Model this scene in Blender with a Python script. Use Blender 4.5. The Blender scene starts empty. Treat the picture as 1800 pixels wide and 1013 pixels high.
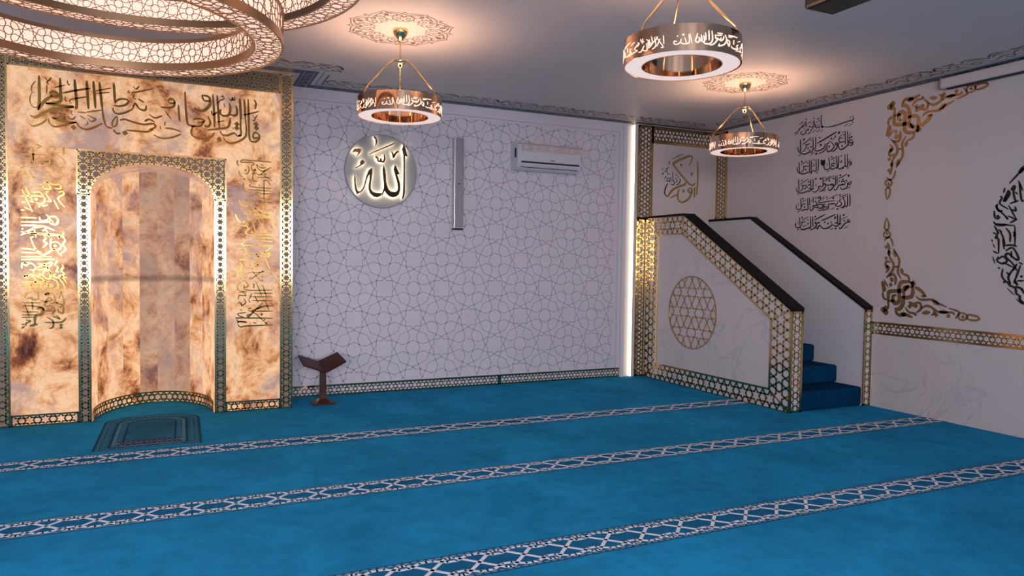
import bpy, bmesh, math, random
from mathutils import Vector, Matrix
from mathutils.geometry import tessellate_polygon
random.seed(7)
PI = math.pi
SC = bpy.context.scene
COL = SC.collection

# ------------------------------------------------------------------ camera
H = 3.1                                      # ceiling height
cam_d = bpy.data.cameras.new('camera')
cam = bpy.data.objects.new('camera', cam_d)
COL.objects.link(cam)
SC.camera = cam
cam_d.sensor_width = 36.0
cam_d.lens = 1252.57 / 1800 * 36.0
cam_d.clip_start = 0.05
cam_d.clip_end = 200
yaw, pitch, roll = math.radians(24.8237), math.radians(-2.0677), math.radians(0.7661)
f0 = Vector((math.sin(yaw), math.cos(yaw), 0)); r0 = Vector((math.cos(yaw), -math.sin(yaw), 0)); u0 = Vector((0, 0, 1))
fw = f0 * math.cos(pitch) + u0 * math.sin(pitch)
u1 = -f0 * math.sin(pitch) + u0 * math.cos(pitch)
rr = r0 * math.cos(roll) + u1 * math.sin(roll)
uu = -r0 * math.sin(roll) + u1 * math.cos(roll)
CAMLOC = Vector((-6.27318, -7.36467, 1.38896))
m = Matrix((rr, uu, -fw)).transposed().to_4x4()
m.translation = CAMLOC
cam.matrix_world = m

# ------------------------------------------------------------------ colour management, sky, daylight
SC.view_settings.view_transform = 'Standard'
SC.view_settings.look = 'None'
SC.view_settings.gamma = 1.0
SC.view_settings.exposure = 0.0
SC.view_settings.use_curve_mapping = False

w = bpy.data.worlds.new('sky'); SC.world = w
w.use_nodes = True
nt = w.node_tree
for n in list(nt.nodes): nt.nodes.remove(n)
sky = nt.nodes.new('ShaderNodeTexSky')
try:
    sky.sky_type = 'NISHITA'; sky.sun_disc = False; sky.sun_elevation = math.radians(28); sky.sun_rotation = math.radians(200)
except Exception: pass
bg = nt.nodes.new('ShaderNodeBackground'); bg.inputs['Strength'].default_value = 0.10
wo = nt.nodes.new('ShaderNodeOutputWorld')
nt.links.new(sky.outputs[0], bg.inputs[0]); nt.links.new(bg.outputs[0], wo.inputs[0])

ROOM = dict(x0=-10.6, y0=-10.5)
# windows: rear wall (behind the camera) and left wall; (centre, width, sill, head)
REAR_WINDOWS = [(-8.85, 2.1), (-6.3, 2.2), (-3.9, 1.2)]
LEFT_WINDOWS = [(-8.6, 2.2), (-5.6, 2.2)]
SILL, HEAD = 0.95, 2.65

def daylight(name, loc, rot, sx, sy, power, col):
    l = bpy.data.lights.new(name, 'AREA'); l.shape = 'RECTANGLE'; l.size = sx; l.size_y = sy
    l.energy = power; l.color = col
    o = bpy.data.objects.new(name, l); COL.objects.link(o); o.location = loc; o.rotation_euler = rot
    return o
DAY = (0.93, 0.92, 1.0)
for cx, wd in REAR_WINDOWS:                   # skylight entering through the rear windows
    daylight('daylight', (cx, ROOM['y0'] - 0.35, (SILL + HEAD) / 2), (math.radians(90 - 22), 0, 0.25), wd, HEAD - SILL, 140 * wd * (0.5 if wd < 2 else 1.0), DAY)
for cy, wd in LEFT_WINDOWS:
    daylight('daylight', (ROOM['x0'] - 0.35, cy, (SILL + HEAD) / 2), (math.radians(90 - 40), 0, math.radians(-90)), wd, HEAD - SILL, 30, DAY)

# ------------------------------------------------------------------ materials
def mat(name, col, rough=0.5, metal=0.0, emis=None, estr=0.0, spec=None, coat=0.0, sheen=0.0):
    mt = bpy.data.materials.new(name); mt.use_nodes = True
    b = mt.node_tree.nodes['Principled BSDF']
    b.inputs['Base Color'].default_value = (*col, 1); b.inputs['Roughness'].default_value = rough
    b.inputs['Metallic'].default_value = metal
    if spec is not None: b.inputs['Specular IOR Level'].default_value = spec
    if emis: b.inputs['Emission Color'].default_value = (*emis, 1); b.inputs['Emission Strength'].default_value = estr
    if coat: b.inputs['Coat Weight'].default_value = coat; b.inputs['Coat Roughness'].default_value = 0.08
    if sheen: b.inputs['Sheen Weight'].default_value = sheen
    return mt
def nodes(mt): return mt.node_tree.nodes, mt.node_tree.links, mt.node_tree.nodes['Principled BSDF']
def noise(N, L, scale, detail=4, dist=0.0, vec=None, rough=0.55):
    n = N.new('ShaderNodeTexNoise'); n.inputs['Scale'].default_value = scale; n.inputs['Detail'].default_value = detail
    n.inputs['Distortion'].default_value = dist; n.inputs['Roughness'].default_value = rough
    if vec is not None: L.new(vec, n.inputs['Vector'])
    return n
def ramp(N, L, fac, stops):
    r = N.new('ShaderNodeValToRGB'); e = r.color_ramp.elements
    e[0].position, e[0].color = stops[0][0], (*stops[0][1], 1)
    e[1].position, e[1].color = stops[-1][0], (*stops[-1][1], 1)
    for p_, c_ in stops[1:-1]:
        q = e.new(p_); q.color = (*c_, 1)
    L.new(fac, r.inputs[0]); return r
def mixc(N, L, fac, a, b, blend='MIX'):
    x = N.new('ShaderNodeMix'); x.data_type = 'RGBA'; x.blend_type = blend
    if isinstance(fac, (int, float)): x.inputs[0].default_value = fac
    else: L.new(fac, x.inputs[0])
    for s, i in ((a, 6), (b, 7)):
        if isinstance(s, tuple): x.inputs[i].default_value = (*s, 1)
        else: L.new(s, x.inputs[i])
    return x.outputs[2]
def coords(N, which='Object'): return N.new('ShaderNodeTexCoord').outputs[which]
def bump(N, L, b, h, strength=0.2, dist=0.01):
    x = N.new('ShaderNodeBump'); x.inputs['Strength'].default_value = strength; x.inputs['Distance'].default_value = dist
    L.new(h, x.inputs['Height']); L.new(x.outputs[0], b.inputs['Normal'])

def paint(name, col, var=0.03):
    mt = mat(name, col, 0.55, spec=0.3); N, L, b = nodes(mt); c = coords(N)
    n = noise(N, L, 0.9, 3, vec=c); n2 = noise(N, L, 160, 2, vec=c)
    L.new(mixc(N, L, n.outputs[0], tuple(x * (1 - var) for x in col), tuple(min(1, x * (1 + var)) for x in col)), b.inputs['Base Color'])
    bump(N, L, b, n2.outputs[0], 0.05, 0.002); return mt
M = {}
M['wall'] = paint('wall_paint', (0.60, 0.545, 0.60))
M['wall_line'] = mat('wall_pattern_line', (0.45, 0.405, 0.475), 0.55)
M['wall_r'] = paint('right_wall_paint', (0.60, 0.52, 0.51))
M['ceil'] = paint('ceiling_paint', (0.65, 0.565, 0.54))
M['white'] = mat('white_lacquer', (0.62, 0.60, 0.64), 0.35)
M['plain'] = mat('unlit_marble', (0.25, 0.18, 0.13), 0.6, spec=0.15)
M['decal_brown'] = mat('brown_ceiling_stencil', (0.16, 0.11, 0.075), 0.5)
M['navy'] = mat('dark_blue_border', (0.035, 0.042, 0.075), 0.45)
M['greyline'] = mat('grey_border_line', (0.30, 0.30, 0.37), 0.5)
M['black_vinyl'] = mat('black_lettering', (0.012, 0.006, 0.006), 0.4)
M['gold_vinyl'] = mat('gold_foil', (0.46, 0.27, 0.12), 0.38, 0.85)
M['gold'] = mat('polished_gold_metal', (0.60, 0.42, 0.20), 0.12, 1.0)
M['dark_gold'] = mat('brushed_gold_letter', (0.34, 0.19, 0.05), 0.12, 1.0)
M['gold_relief'] = mat('gold_relief_letter', (0.50, 0.33, 0.12), 0.35, 0.8)
M['bronze_mirror'] = mat('bronze_mirror', (0.22, 0.13, 0.07), 0.12, 1.0)
M['copper'] = mat('copper_mirror', (0.78, 0.47, 0.30), 0.07, 1.0)
M['brass'] = mat('polished_brass', (0.85, 0.60, 0.28), 0.12, 1.0)
M['bronze'] = mat('chandelier_bronze', (0.42, 0.26, 0.15), 0.28, 1.0)
M['lattice_bronze'] = mat('screen_bronze', (0.22, 0.12, 0.08), 0.35, 0.7)
M['black'] = mat('black_lacquered_wood', (0.010, 0.006, 0.006), 0.6, spec=0.15)
M['black_plastic'] = mat('black_plastic', (0.008, 0.006, 0.005), 0.4)
M['mahogany'] = mat('mahogany', (0.050, 0.014, 0.010), 0.42, spec=0.25)
M['plastic'] = mat('white_plastic', (0.55, 0.53, 0.57), 0.3)
M['silver'] = mat('silver_foil', (0.50, 0.44, 0.46), 0.35, 0.3)
M['grille'] = mat('grey_speaker_grille', (0.30, 0.275, 0.30), 0.5, 0.3)
M['alu'] = mat('aluminium', (0.55, 0.54, 0.57), 0.35, 0.8)
M['slot'] = mat('dark_slot', (0.01, 0.01, 0.015), 0.5)
M['diffuser'] = mat('pendant_diffuser', (0.7, 0.62, 0.6), 0.5, emis=(1.0, 0.77, 0.68), estr=0.72)
M['letter_glow'] = mat('backlit_lettering', (0.7, 0.5, 0.4), 0.5, emis=(1.0, 0.72, 0.54), estr=0.95)
M['uplight'] = mat('pendant_uplight', (0.9, 0.8, 0.7), 0.5, emis=(1.0, 0.67, 0.44), estr=26.0)
M['acrylic'] = mat('glowing_acrylic', (0.7, 0.5, 0.42), 0.4, emis=(1.0, 0.62, 0.45), estr=0.95)
M['led'] = mat('led_strip', (0.9, 0.8, 0.7), 0.5, emis=(1.0, 0.78, 0.52), estr=4.5)
M['halo'] = mat('letter_backlight', (0.9, 0.8, 0.6), 0.5, emis=(1.0, 0.88, 0.58), estr=18)
M['disc'] = mat('disc_panel', (0.30, 0.285, 0.29), 0.3)

# carpet
def carpet(name, col, s=1.0):
    mt = mat(name, col, 1.0, spec=0.03); N, L, b = nodes(mt); c = coords(N)
    n1 = noise(N, L, 1.3, 5, 0.4, c, 0.65); n2 = noise(N, L, 9, 4, 0.2, c); n3 = noise(N, L, 260, 2, 0, c)
    a = ramp(N, L, n1.outputs[0], [(0.32, tuple(x * 0.78 for x in col)), (0.66, tuple(x * 1.16 for x in col))])
    k = ramp(N, L, n2.outputs[0], [(0.25, (0.80,) * 3), (0.55, (1.0,) * 3)])
    L.new(mixc(N, L, 1.0, a.outputs[0], k.outputs[0], 'MULTIPLY'), b.inputs['Base Color'])
    bump(N, L, b, n3.outputs[0], 0.35, 0.004); return mt
M['carpet'] = carpet('blue_carpet', (0.020, 0.280, 0.545))
M['carpet_band'] = carpet('carpet_band', (0.016, 0.155, 0.32))
M['carpet_white'] = mat('carpet_white_line', (0.82, 0.82, 0.90), 1.0, spec=0.05)
M['carpet_edge'] = mat('carpet_edge_line', (0.16, 0.32, 0.44), 1.0, spec=0.05)
M['carpet_dark'] = mat('carpet_dark_line', (0.012, 0.035, 0.075), 1.0, spec=0.05)
M['rug_teal'] = carpet('rug_teal', (0.030, 0.150, 0.250))
M['rug_pink'] = mat('rug_pink', (0.26, 0.20, 0.25), 1.0, spec=0.05)
M['rug_light'] = mat('rug_light', (0.10, 0.24, 0.33), 1.0, spec=0.05)
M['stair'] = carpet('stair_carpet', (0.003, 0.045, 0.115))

# white marble with grey veins
mt = mat('white_marble', (0.60, 0.53, 0.53), 0.22); N, L, b = nodes(mt); c = coords(N)
n = noise(N, L, 0.9, 6, 1.6, c, 0.6)
v = ramp(N, L, n.outputs[0], [(0.0, (0, 0, 0)), (0.485, (0, 0, 0)), (0.5, (1, 1, 1)), (0.515, (0, 0, 0)), (1.0, (0, 0, 0))])
n2 = noise(N, L, 1.7, 3, 0, c)
mm = N.new('ShaderNodeMath'); mm.operation = 'MULTIPLY'; L.new(v.outputs[0], mm.inputs[0]); L.new(n2.outputs[0], mm.inputs[1])
L.new(mixc(N, L, mm.outputs[0], (0.60, 0.53, 0.53), (0.36, 0.34, 0.38)), b.inputs['Base Color'])
M['marble'] = mt

# back-lit onyx: the light comes through the stone
def onyx(name, warm, rail_shade=False, estr=0.8):
    mt = mat(name, (0.3, 0.22, 0.18), 0.22); N, L, b = nodes(mt); c = coords(N)
    oi = N.new('ShaderNodeObjectInfo')
    sc = N.new('ShaderNodeMath'); sc.operation = 'MULTIPLY'; sc.inputs[1].default_value = 53.0; L.new(oi.outputs['Random'], sc.inputs[0])
    ad = N.new('ShaderNodeVectorMath'); ad.operation = 'ADD'; L.new(c, ad.inputs[0]); L.new(sc.outputs[0], ad.inputs[1])
    vec = ad.outputs[0]
    n1 = noise(N, L, 3.4, 10, 0.35, vec, 0.70); n2 = noise(N, L, 1.9, 8, 0.4, vec, 0.68); n3 = noise(N, L, 3.4, 8, 1.8, vec, 0.62)
    base = ramp(N, L, n1.outputs[0], [(0.30, (0.05, 0.010, 0.004)), (0.38, (0.25, 0.07, 0.025)), (0.44, (0.62, 0.26, 0.10)), (0.50, (0.86, 0.45, 0.22)), (0.57, (0.95, 0.60, 0.36)), (0.66, (0.80, 0.42, 0.22)), (0.74, (1.0, 0.72, 0.48))])
    mv = ramp(N, L, n2.outputs[0], [(0.38 - 0.06 * (1 - warm), (0.9,) * 3), (0.50 + 0.28 * (1 - warm), (0.0,) * 3)])
    colr = mixc(N, L, mv.outputs[0], base.outputs[0], (0.44, 0.27, 0.245))
    vn = ramp(N, L, n3.outputs[0], [(0.0, (0, 0, 0)), (0.47, (0, 0, 0)), (0.497, (0.40,) * 3), (0.52, (0, 0, 0)), (1.0, (0, 0, 0))])
    g = N.new('ShaderNodeMath'); g.operation = 'MULTIPLY'; L.new(vn.outputs[0], g.inputs[0]); L.new(n2.outputs[0], g.inputs[1])
    colr = mixc(N, L, g.outputs[0], colr, (0.16, 0.06, 0.04))
    if rail_shade:                                   # shadow of a support rail behind the stone, painted into the colour
        sp = N.new('ShaderNodeSeparateXYZ'); L.new(c, sp.inputs[0])
        q = N.new('ShaderNodeMapRange'); q.inputs[1].default_value = 0.0; q.inputs[2].default_value = 2.4; L.new(sp.outputs[2], q.inputs[0])
        rb = ramp(N, L, q.outputs[0], [(0.0, (1,) * 3), (0.480, (1,) * 3), (0.493, (0.55,) * 3), (0.502, (0.55,) * 3), (0.515, (1,) * 3), (1.0, (1,) * 3)])
        colr = mixc(N, L, 1.0, colr, rb.outputs[0], 'MULTIPLY')
    L.new(colr, b.inputs['Emission Color']); b.inputs['Emission Strength'].default_value = estr
    L.new(mixc(N, L, 0.80, colr, (0.02, 0.02, 0.02)), b.inputs['Base Color']); b.inputs['Specular IOR Level'].default_value = 0.08
    return mt
M['onyx'] = onyx('backlit_onyx', 1.0, estr=0.86)
M['onyx_niche'] = onyx('backlit_onyx_strip', 0.9, True, 0.94)
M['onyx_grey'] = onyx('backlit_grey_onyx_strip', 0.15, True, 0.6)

# window glass: a plain pane
mt = bpy.data.materials.new('window_glass'); mt.use_nodes = True; N = mt.node_tree.nodes; L = mt.node_tree.links
for n in list(N): N.remove(n)
tr = N.new('ShaderNodeBsdfTransparent'); gl = N.new('ShaderNodeBsdfGlossy'); gl.inputs['Roughness'].default_value = 0.02
mx = N.new('ShaderNodeMixShader'); mx.inputs[0].default_value = 0.06; out = N.new('ShaderNodeOutputMaterial')
L.new(tr.outputs[0], mx.inputs[1]); L.new(gl.outputs[0], mx.inputs[2]); L.new(mx.outputs[0], out.inputs[0])
M['glass'] = mt

# ------------------------------------------------------------------ mesh helpers
ORG = {}
class MB:
    def __init__(s): s.v = []; s.f = []; s.m = []
    def add(s, vs, fs, mi=0):
        o = len(s.v); s.v += [tuple(p) for p in vs]
        for f in fs: s.f.append([i + o for i in f]); s.m.append(mi)
    def box(s, x0, x1, y0, y1, z0, z1, mi=0):
        vs = [(x, y, z) for z in (z0, z1) for y in (y0, y1) for x in (x0, x1)]
        s.add(vs, [(0, 2, 3, 1), (4, 5, 7, 6), (0, 1, 5, 4), (1, 3, 7, 5), (3, 2, 6, 7), (2, 0, 4, 6)], mi)
    def prism(s, base, off, mi=0):            # polygon (3D points) pushed along a vector
        n = len(base); off = Vector(off)
        vs = [Vector(p) for p in base] + [Vector(p) + off for p in base]
        tri = tessellate_polygon([[Vector(p) for p in base]])
        fs = [tuple(t) for t in tri] + [tuple(i + n for i in reversed(t)) for t in tri]
        fs += [(i, (i + 1) % n, n + (i + 1) % n, n + i) for i in range(n)]
        s.add(vs, fs, mi)
    def lathe(s, prof, c, seg=32, mi=0, close=False):
        c = Vector(c); n = len(prof); vs = []
        for k in range(seg):
            a = 2 * PI * k / seg
            vs += [c + Vector((r * math.cos(a), r * math.sin(a), z)) for r, z in prof]
        fs = []
        for k in range(seg):
            k2 = (k + 1) % seg
            for i in range(n if close else n - 1):
                j = (i + 1) % n
                fs.append((k * n + i, k2 * n + i, k2 * n + j, k * n + j))
        s.add(vs, fs, mi)
    def tube(s, pts, r, seg=8, mi=0, caps=True):
        pts = [Vector(p) for p in pts]; n = len(pts); rs = r if isinstance(r, (list, tuple)) else [r] * n
        vs = []; 
        for i, p in enumerate(pts):
            d = (pts[min(i + 1, n - 1)] - pts[max(i - 1, 0)]).normalized()
            a = Vector((0, 0, 1)) if abs(d.z) < 0.9 else Vector((1, 0, 0))
            e1 = d.cross(a).normalized(); e2 = d.cross(e1)
            vs += [p + rs[i] * (math.cos(2 * PI * k / seg) * e1 + math.sin(2 * PI * k / seg) * e2) for k in range(seg)]
        fs = [(i * seg + k, i * seg + (k + 1) % seg, (i + 1) * seg + (k + 1) % seg, (i + 1) * seg + k) for i in range(n - 1) for k in range(seg)]
        if caps: fs += [tuple(range(seg - 1, -1, -1)), tuple((n - 1) * seg + k for k in range(seg))]
        s.add(vs, fs, mi)
    def bars(s, segs, wd, fr, h, mi=0, sub=None):
        # flat bars of width wd along 2D segments; fr(u, v, n) gives the 3D point
        hw = wd / 2
        for (a, b) in segs:
            du, dv = b[0] - a[0], b[1] - a[1]; l = math.hypot(du, dv)
            if l < 1e-5: continue
            du /= l; dv /= l; e = hw * 0.5
            a2 = (a[0] - du * e, a[1] - dv * e); b2 = (b[0] + du * e, b[1] + dv * e)
            k = 1 if not sub else max(1, int(math.ceil(l / sub)))
            vs = []
            for i in range(k + 1):
                t = i / k; u = a2[0] + (b2[0] - a2[0]) * t; v = a2[1] + (b2[1] - a2[1]) * t
                vs += [fr(u - dv * hw, v + du * hw, 0), fr(u + dv * hw, v - du * hw, 0), fr(u - dv * hw, v + du * hw, h), fr(u + dv * hw, v - du * hw, h)]
            fs = []
            for i in range(k):
                q = 4 * i; fs += [(q + 2, q + 3, q + 7, q + 6), (q, q + 2, q + 6, q + 4), (q + 3, q + 1, q + 5, q + 7)]
            fs += [(0, 1, 3, 2), (4 * k, 4 * k + 2, 4 * k + 3, 4 * k + 1)]
            s.add(vs, fs, mi)
    def stroke(s, pts, wd, fr, h, mi=0, nib=2.4, mod=0.45, taper=0.55, smooth=True, sub=None):
        # one pen stroke: smoothed centre line, nib-modulated width
        if len(pts) == 1:
            u, v = pts[0]; k = wd * 0.62
            q = [(u - k, v + k * .15), (u + k * .15, v + k), (u + k, v - k * .15), (u - k * .15, v - k)]
            s.add([fr(x, y, 0) for x, y in q] + [fr(x, y, h) for x, y in q], [(4, 5, 6, 7)] + [(i, (i + 1) % 4, 4 + (i + 1) % 4, 4 + i) for i in range(4)], mi); return
        P = catmull(pts, 5) if (smooth and len(pts) > 2) else [pts[0], ((pts[0][0] + pts[-1][0]) / 2, (pts[0][1] + pts[-1][1]) / 2), pts[-1]] if len(pts) == 2 else list(pts)
        n = len(P); vs = []
        for i in range(n):
            a = P[max(i - 1, 0)]; b = P[min(i + 1, n - 1)]
            du, dv = b[0] - a[0], b[1] - a[1]; l = math.hypot(du, dv) or 1; du /= l; dv /= l
            k = (1 - mod) + mod * abs(math.sin(math.atan2(dv, du) - nib))
            t = min(i, n - 1 - i) / max(1, (n - 1) * 0.22)
            hw = wd / 2 * k * (taper + (1 - taper) * min(1, t))
            u, v = P[i]
            vs += [fr(u - dv * hw, v + du * hw, 0), fr(u + dv * hw, v - du * hw, 0), fr(u - dv * hw, v + du * hw, h), fr(u + dv * hw, v - du * hw, h)]
        fs = []
        for i in range(n - 1):
            q = 4 * i; fs += [(q + 2, q + 3, q + 7, q + 6), (q, q + 2, q + 6, q + 4), (q + 3, q + 1, q + 5, q + 7)]
        fs += [(0, 1, 3, 2), (4 * n - 4, 4 * n - 2, 4 * n - 1, 4 * n - 3)]
        s.add(vs, fs, mi)
    def fill(s, pts, fr, h, mi=0, n0=0.0):
        s_pts = [Vector((u, v, 0)) for u, v in pts]; n = len(pts)
        tri = tessellate_polygon([s_pts])
        vs = [fr(u, v, n0) for u, v in pts] + [fr(u, v, n0 + h) for u, v in pts]
        s.add(vs, [tuple(i + n for i in t) for t in tri] + [tuple(reversed(t)) for t in tri] + [(i, (i + 1) % n, n + (i + 1) % n, n + i) for i in range(n)], mi)
    def build(s, name, mats, parent=None, smooth=False, kind=None, bev=0.0):
        me = bpy.data.meshes.new(name); o0 = Vector(ORG.get(parent.name, (0, 0, 0))) if parent else Vector((0, 0, 0))
        me.from_pydata([tuple(Vector(p) - o0) for p in s.v], [], s.f)
        mats = mats if isinstance(mats, (list, tuple)) else [mats]
        for x in mats: me.materials.append(M[x] if isinstance(x, str) else x)
        if len(mats) > 1: me.polygons.foreach_set('material_index', s.m)
        bm = bmesh.new(); bm.from_mesh(me); bmesh.ops.recalc_face_normals(bm, faces=bm.faces); bm.to_mesh(me); bm.free()
        if smooth:
            me.polygons.foreach_set('use_smooth', [True] * len(me.polygons))
            try: me.set_sharp_from_angle(angle=math.radians(40))
            except Exception: pass
        o = bpy.data.objects.new(name, me); COL.objects.link(o)
        if parent: o.parent = parent; ORG[o.name] = tuple(o0)
        if kind: o['kind'] = kind
        if bev:
            b = o.modifiers.new('bevel', 'BEVEL'); b.width = bev; b.segments = 2; b.limit_method = 'ANGLE'
        return o
def catmull(P, k):
    out = []; n = len(P)
    closed = math.hypot(P[0][0] - P[-1][0], P[0][1] - P[-1][1]) < 1e-6
    for i in range(n - 1):
        p0 = P[i - 1] if i > 0 else (P[-2] if closed else P[0]); p1 = P[i]; p2 = P[i + 1]; p3 = P[i + 2] if i + 2 < n else (P[1] if closed else P[-1])
        for j in range(k):
            t = j / k; t2 = t * t; t3 = t2 * t
            out.append(tuple(0.5 * (2 * b + (c - a) * t + (2 * a - 5 * b + 4 * c - d) * t2 + (3 * b - a - 3 * c + d) * t3) for a, b, c, d in zip(p0, p1, p2, p3)))
    out.append(P[-1]); return out
def inset(P, d):
    n = len(P); ar = sum(P[i][0] * P[(i + 1) % n][1] - P[(i + 1) % n][0] * P[i][1] for i in range(n)); sg = 1 if ar > 0 else -1; out = []
    for i in range(n):
        a, b, c = P[i - 1], P[i], P[(i + 1) % n]
        n1 = Vector((-(b[1] - a[1]), b[0] - a[0])).normalized(); n2 = Vector((-(c[1] - b[1]), c[0] - b[0])).normalized()
        m_ = n1 + n2; k = d * sg / max(.5, (m_.length_squared / 2)); out.append((b[0] + m_.x * k * .5, b[1] + m_.y * k * .5))
    return out
def thing(name, label, cat, loc=(0, 0, 0), group=None):
    o = bpy.data.objects.new(name, None); COL.objects.link(o); o.location = loc; o.empty_display_size = 0.1
    ORG[o.name] = tuple(loc); tag(o, label, cat, group); return o
def tag(o, label, cat, group=None):
    o['label'] = label; o['category'] = cat
    if group: o['group'] = group
    return o
def text(key):
    out = []
    for st in TXT[key].split(';'):
        n = [int(x) for x in st.split()]
        out.append((n[0] / 1000, [(n[i] / 1000, n[i + 1] / 1000) for i in range(1, len(n), 2)]))
    return out
# frames on the planes of the room: (u, v, height above plane) -> world
def on_y(y): return lambda u, v, n: (u, y - n, v)                      # faces -Y, u = x
def on_x(x): return lambda u, v, n: (x - n, -u, v)                     # faces -X, u = -y
def on_ceil(u, v, n): return (u, v, H - n)
def on_floor(u, v, n): return (u, v, n)

# six-pointed star lattice: stars on a triangular grid, long hexagons between, triangles in the gaps
def lattice(inside, bb, Lc, org, ang=0.0, b=0.235, n=8):
    r = b * Lc; t = math.sqrt(3) * r; segs = []
    D = lambda a: (math.cos(a), math.sin(a))
    e1 = D(ang); e2 = D(ang + PI / 3)
    R = math.hypot(bb[1] - bb[0], bb[3] - bb[2]) / Lc + 2
    cx, cy = (bb[0] + bb[1]) / 2 - org[0], (bb[2] + bb[3]) / 2 - org[1]
    j0 = round((cy * e1[0] - cx * e1[1]) / (Lc * math.sin(PI / 3))); K = int(R) + 1
    for j in range(j0 - K, j0 + K + 1):
        i0 = round((cx * e1[0] + cy * e1[1]) / Lc - j * 0.5)
        for i in range(i0 - K, i0 + K + 1):
            c = (org[0] + Lc * (i * e1[0] + j * e2[0]), org[1] + Lc * (i * e1[1] + j * e2[1]))
            if not (bb[0] - Lc < c[0] < bb[1] + Lc and bb[2] - Lc < c[1] < bb[3] + Lc): continue
            for k in range(6):
                a = ang + k * PI / 3
                N0 = (c[0] + r * math.cos(a), c[1] + r * math.sin(a)); a3 = a + PI / 6
                T0 = (c[0] + t * math.cos(a3), c[1] + t * math.sin(a3)); a6 = a + PI / 3
                N1 = (c[0] + r * math.cos(a6), c[1] + r * math.sin(a6))
                segs.append((N0, T0)); segs.append((N1, T0))
                if k < 3:
                    c2 = (c[0] + Lc * math.cos(a), c[1] + Lc * math.sin(a))
                    for sg in (1, -1):
                        p1 = a + sg * PI / 6; p2 = a + PI - sg * PI / 6
                        segs.append(((c[0] + t * math.cos(p1), c[1] + t * math.sin(p1)), (c2[0] + t * math.cos(p2), c2[1] + t * math.sin(p2))))
    return clip(segs, inside, n)
def clip(segs, inside, n=8):
    out = []
    for a, b in segs:
        P = lambda t: (a[0] + (b[0] - a[0]) * t, a[1] + (b[1] - a[1]) * t)
        ia, ib = inside(*a), inside(*b)
        if ia and ib and inside(*P(.5)): out.append((a, b)); continue
        st = None
        for i in range(n):
            if inside(*P((i + .5) / n)):
                if st is None: st = i
            elif st is not None: out.append((P(st / n), P(i / n))); st = None
        if st is not None: out.append((P(st / n), b))
    return out
def in_rect(u0, u1, v0, v1): return lambda u, v: u0 <= u <= u1 and v0 <= v <= v1
def in_poly(P):
    def f(u, v):
        c = False; n = len(P)
        for i in range(n):
            (x1, y1), (x2, y2) = P[i], P[(i + 1) % n]
            if (y1 > v) != (y2 > v) and u < (x2 - x1) * (v - y1) / (y2 - y1) + x1: c = not c
        return c
    return f
def edge_loop(P): return [(P[i], P[(i + 1) % len(P)]) for i in range(len(P))]
# twelve-petal wall pattern on a square grid (stars on even sites, octagons on odd sites)
STAR_SEG = [((0, .35), (.08, .265)), ((.08, .265), (.265, .265)), ((0, .35), (.455, .545)), ((.265, .265), (.115, .64)),
            ((0, .35), (-.08, .265)), ((-.08, .265), (-.265, .265)), ((0, .35), (-.455, .545)), ((-.265, .265), (-.115, .64))]
OCT_SEG = [((.115, .36), (.175, .175)), ((.175, .175), (.25, 0)), ((-.115, .36), (-.175, .175)), ((-.175, .175), (-.25, 0))]
def rosette_grid(i0, i1, j0, j1):
    segs = []
    for i in range(i0, i1 + 1):
        for j in range(j0, j1 + 1):
            S = STAR_SEG if (i + j) % 2 == 0 else OCT_SEG
            for k in range(4):
                c, s = (1, 0, -1, 0)[k], (0, 1, 0, -1)[k]
                for a, b in S:
                    segs.append(((i + c * a[0] - s * a[1], j + s * a[0] + c * a[1]), (i + c * b[0] - s * b[1], j + s * b[0] + c * b[1])))
    return segs
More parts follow.
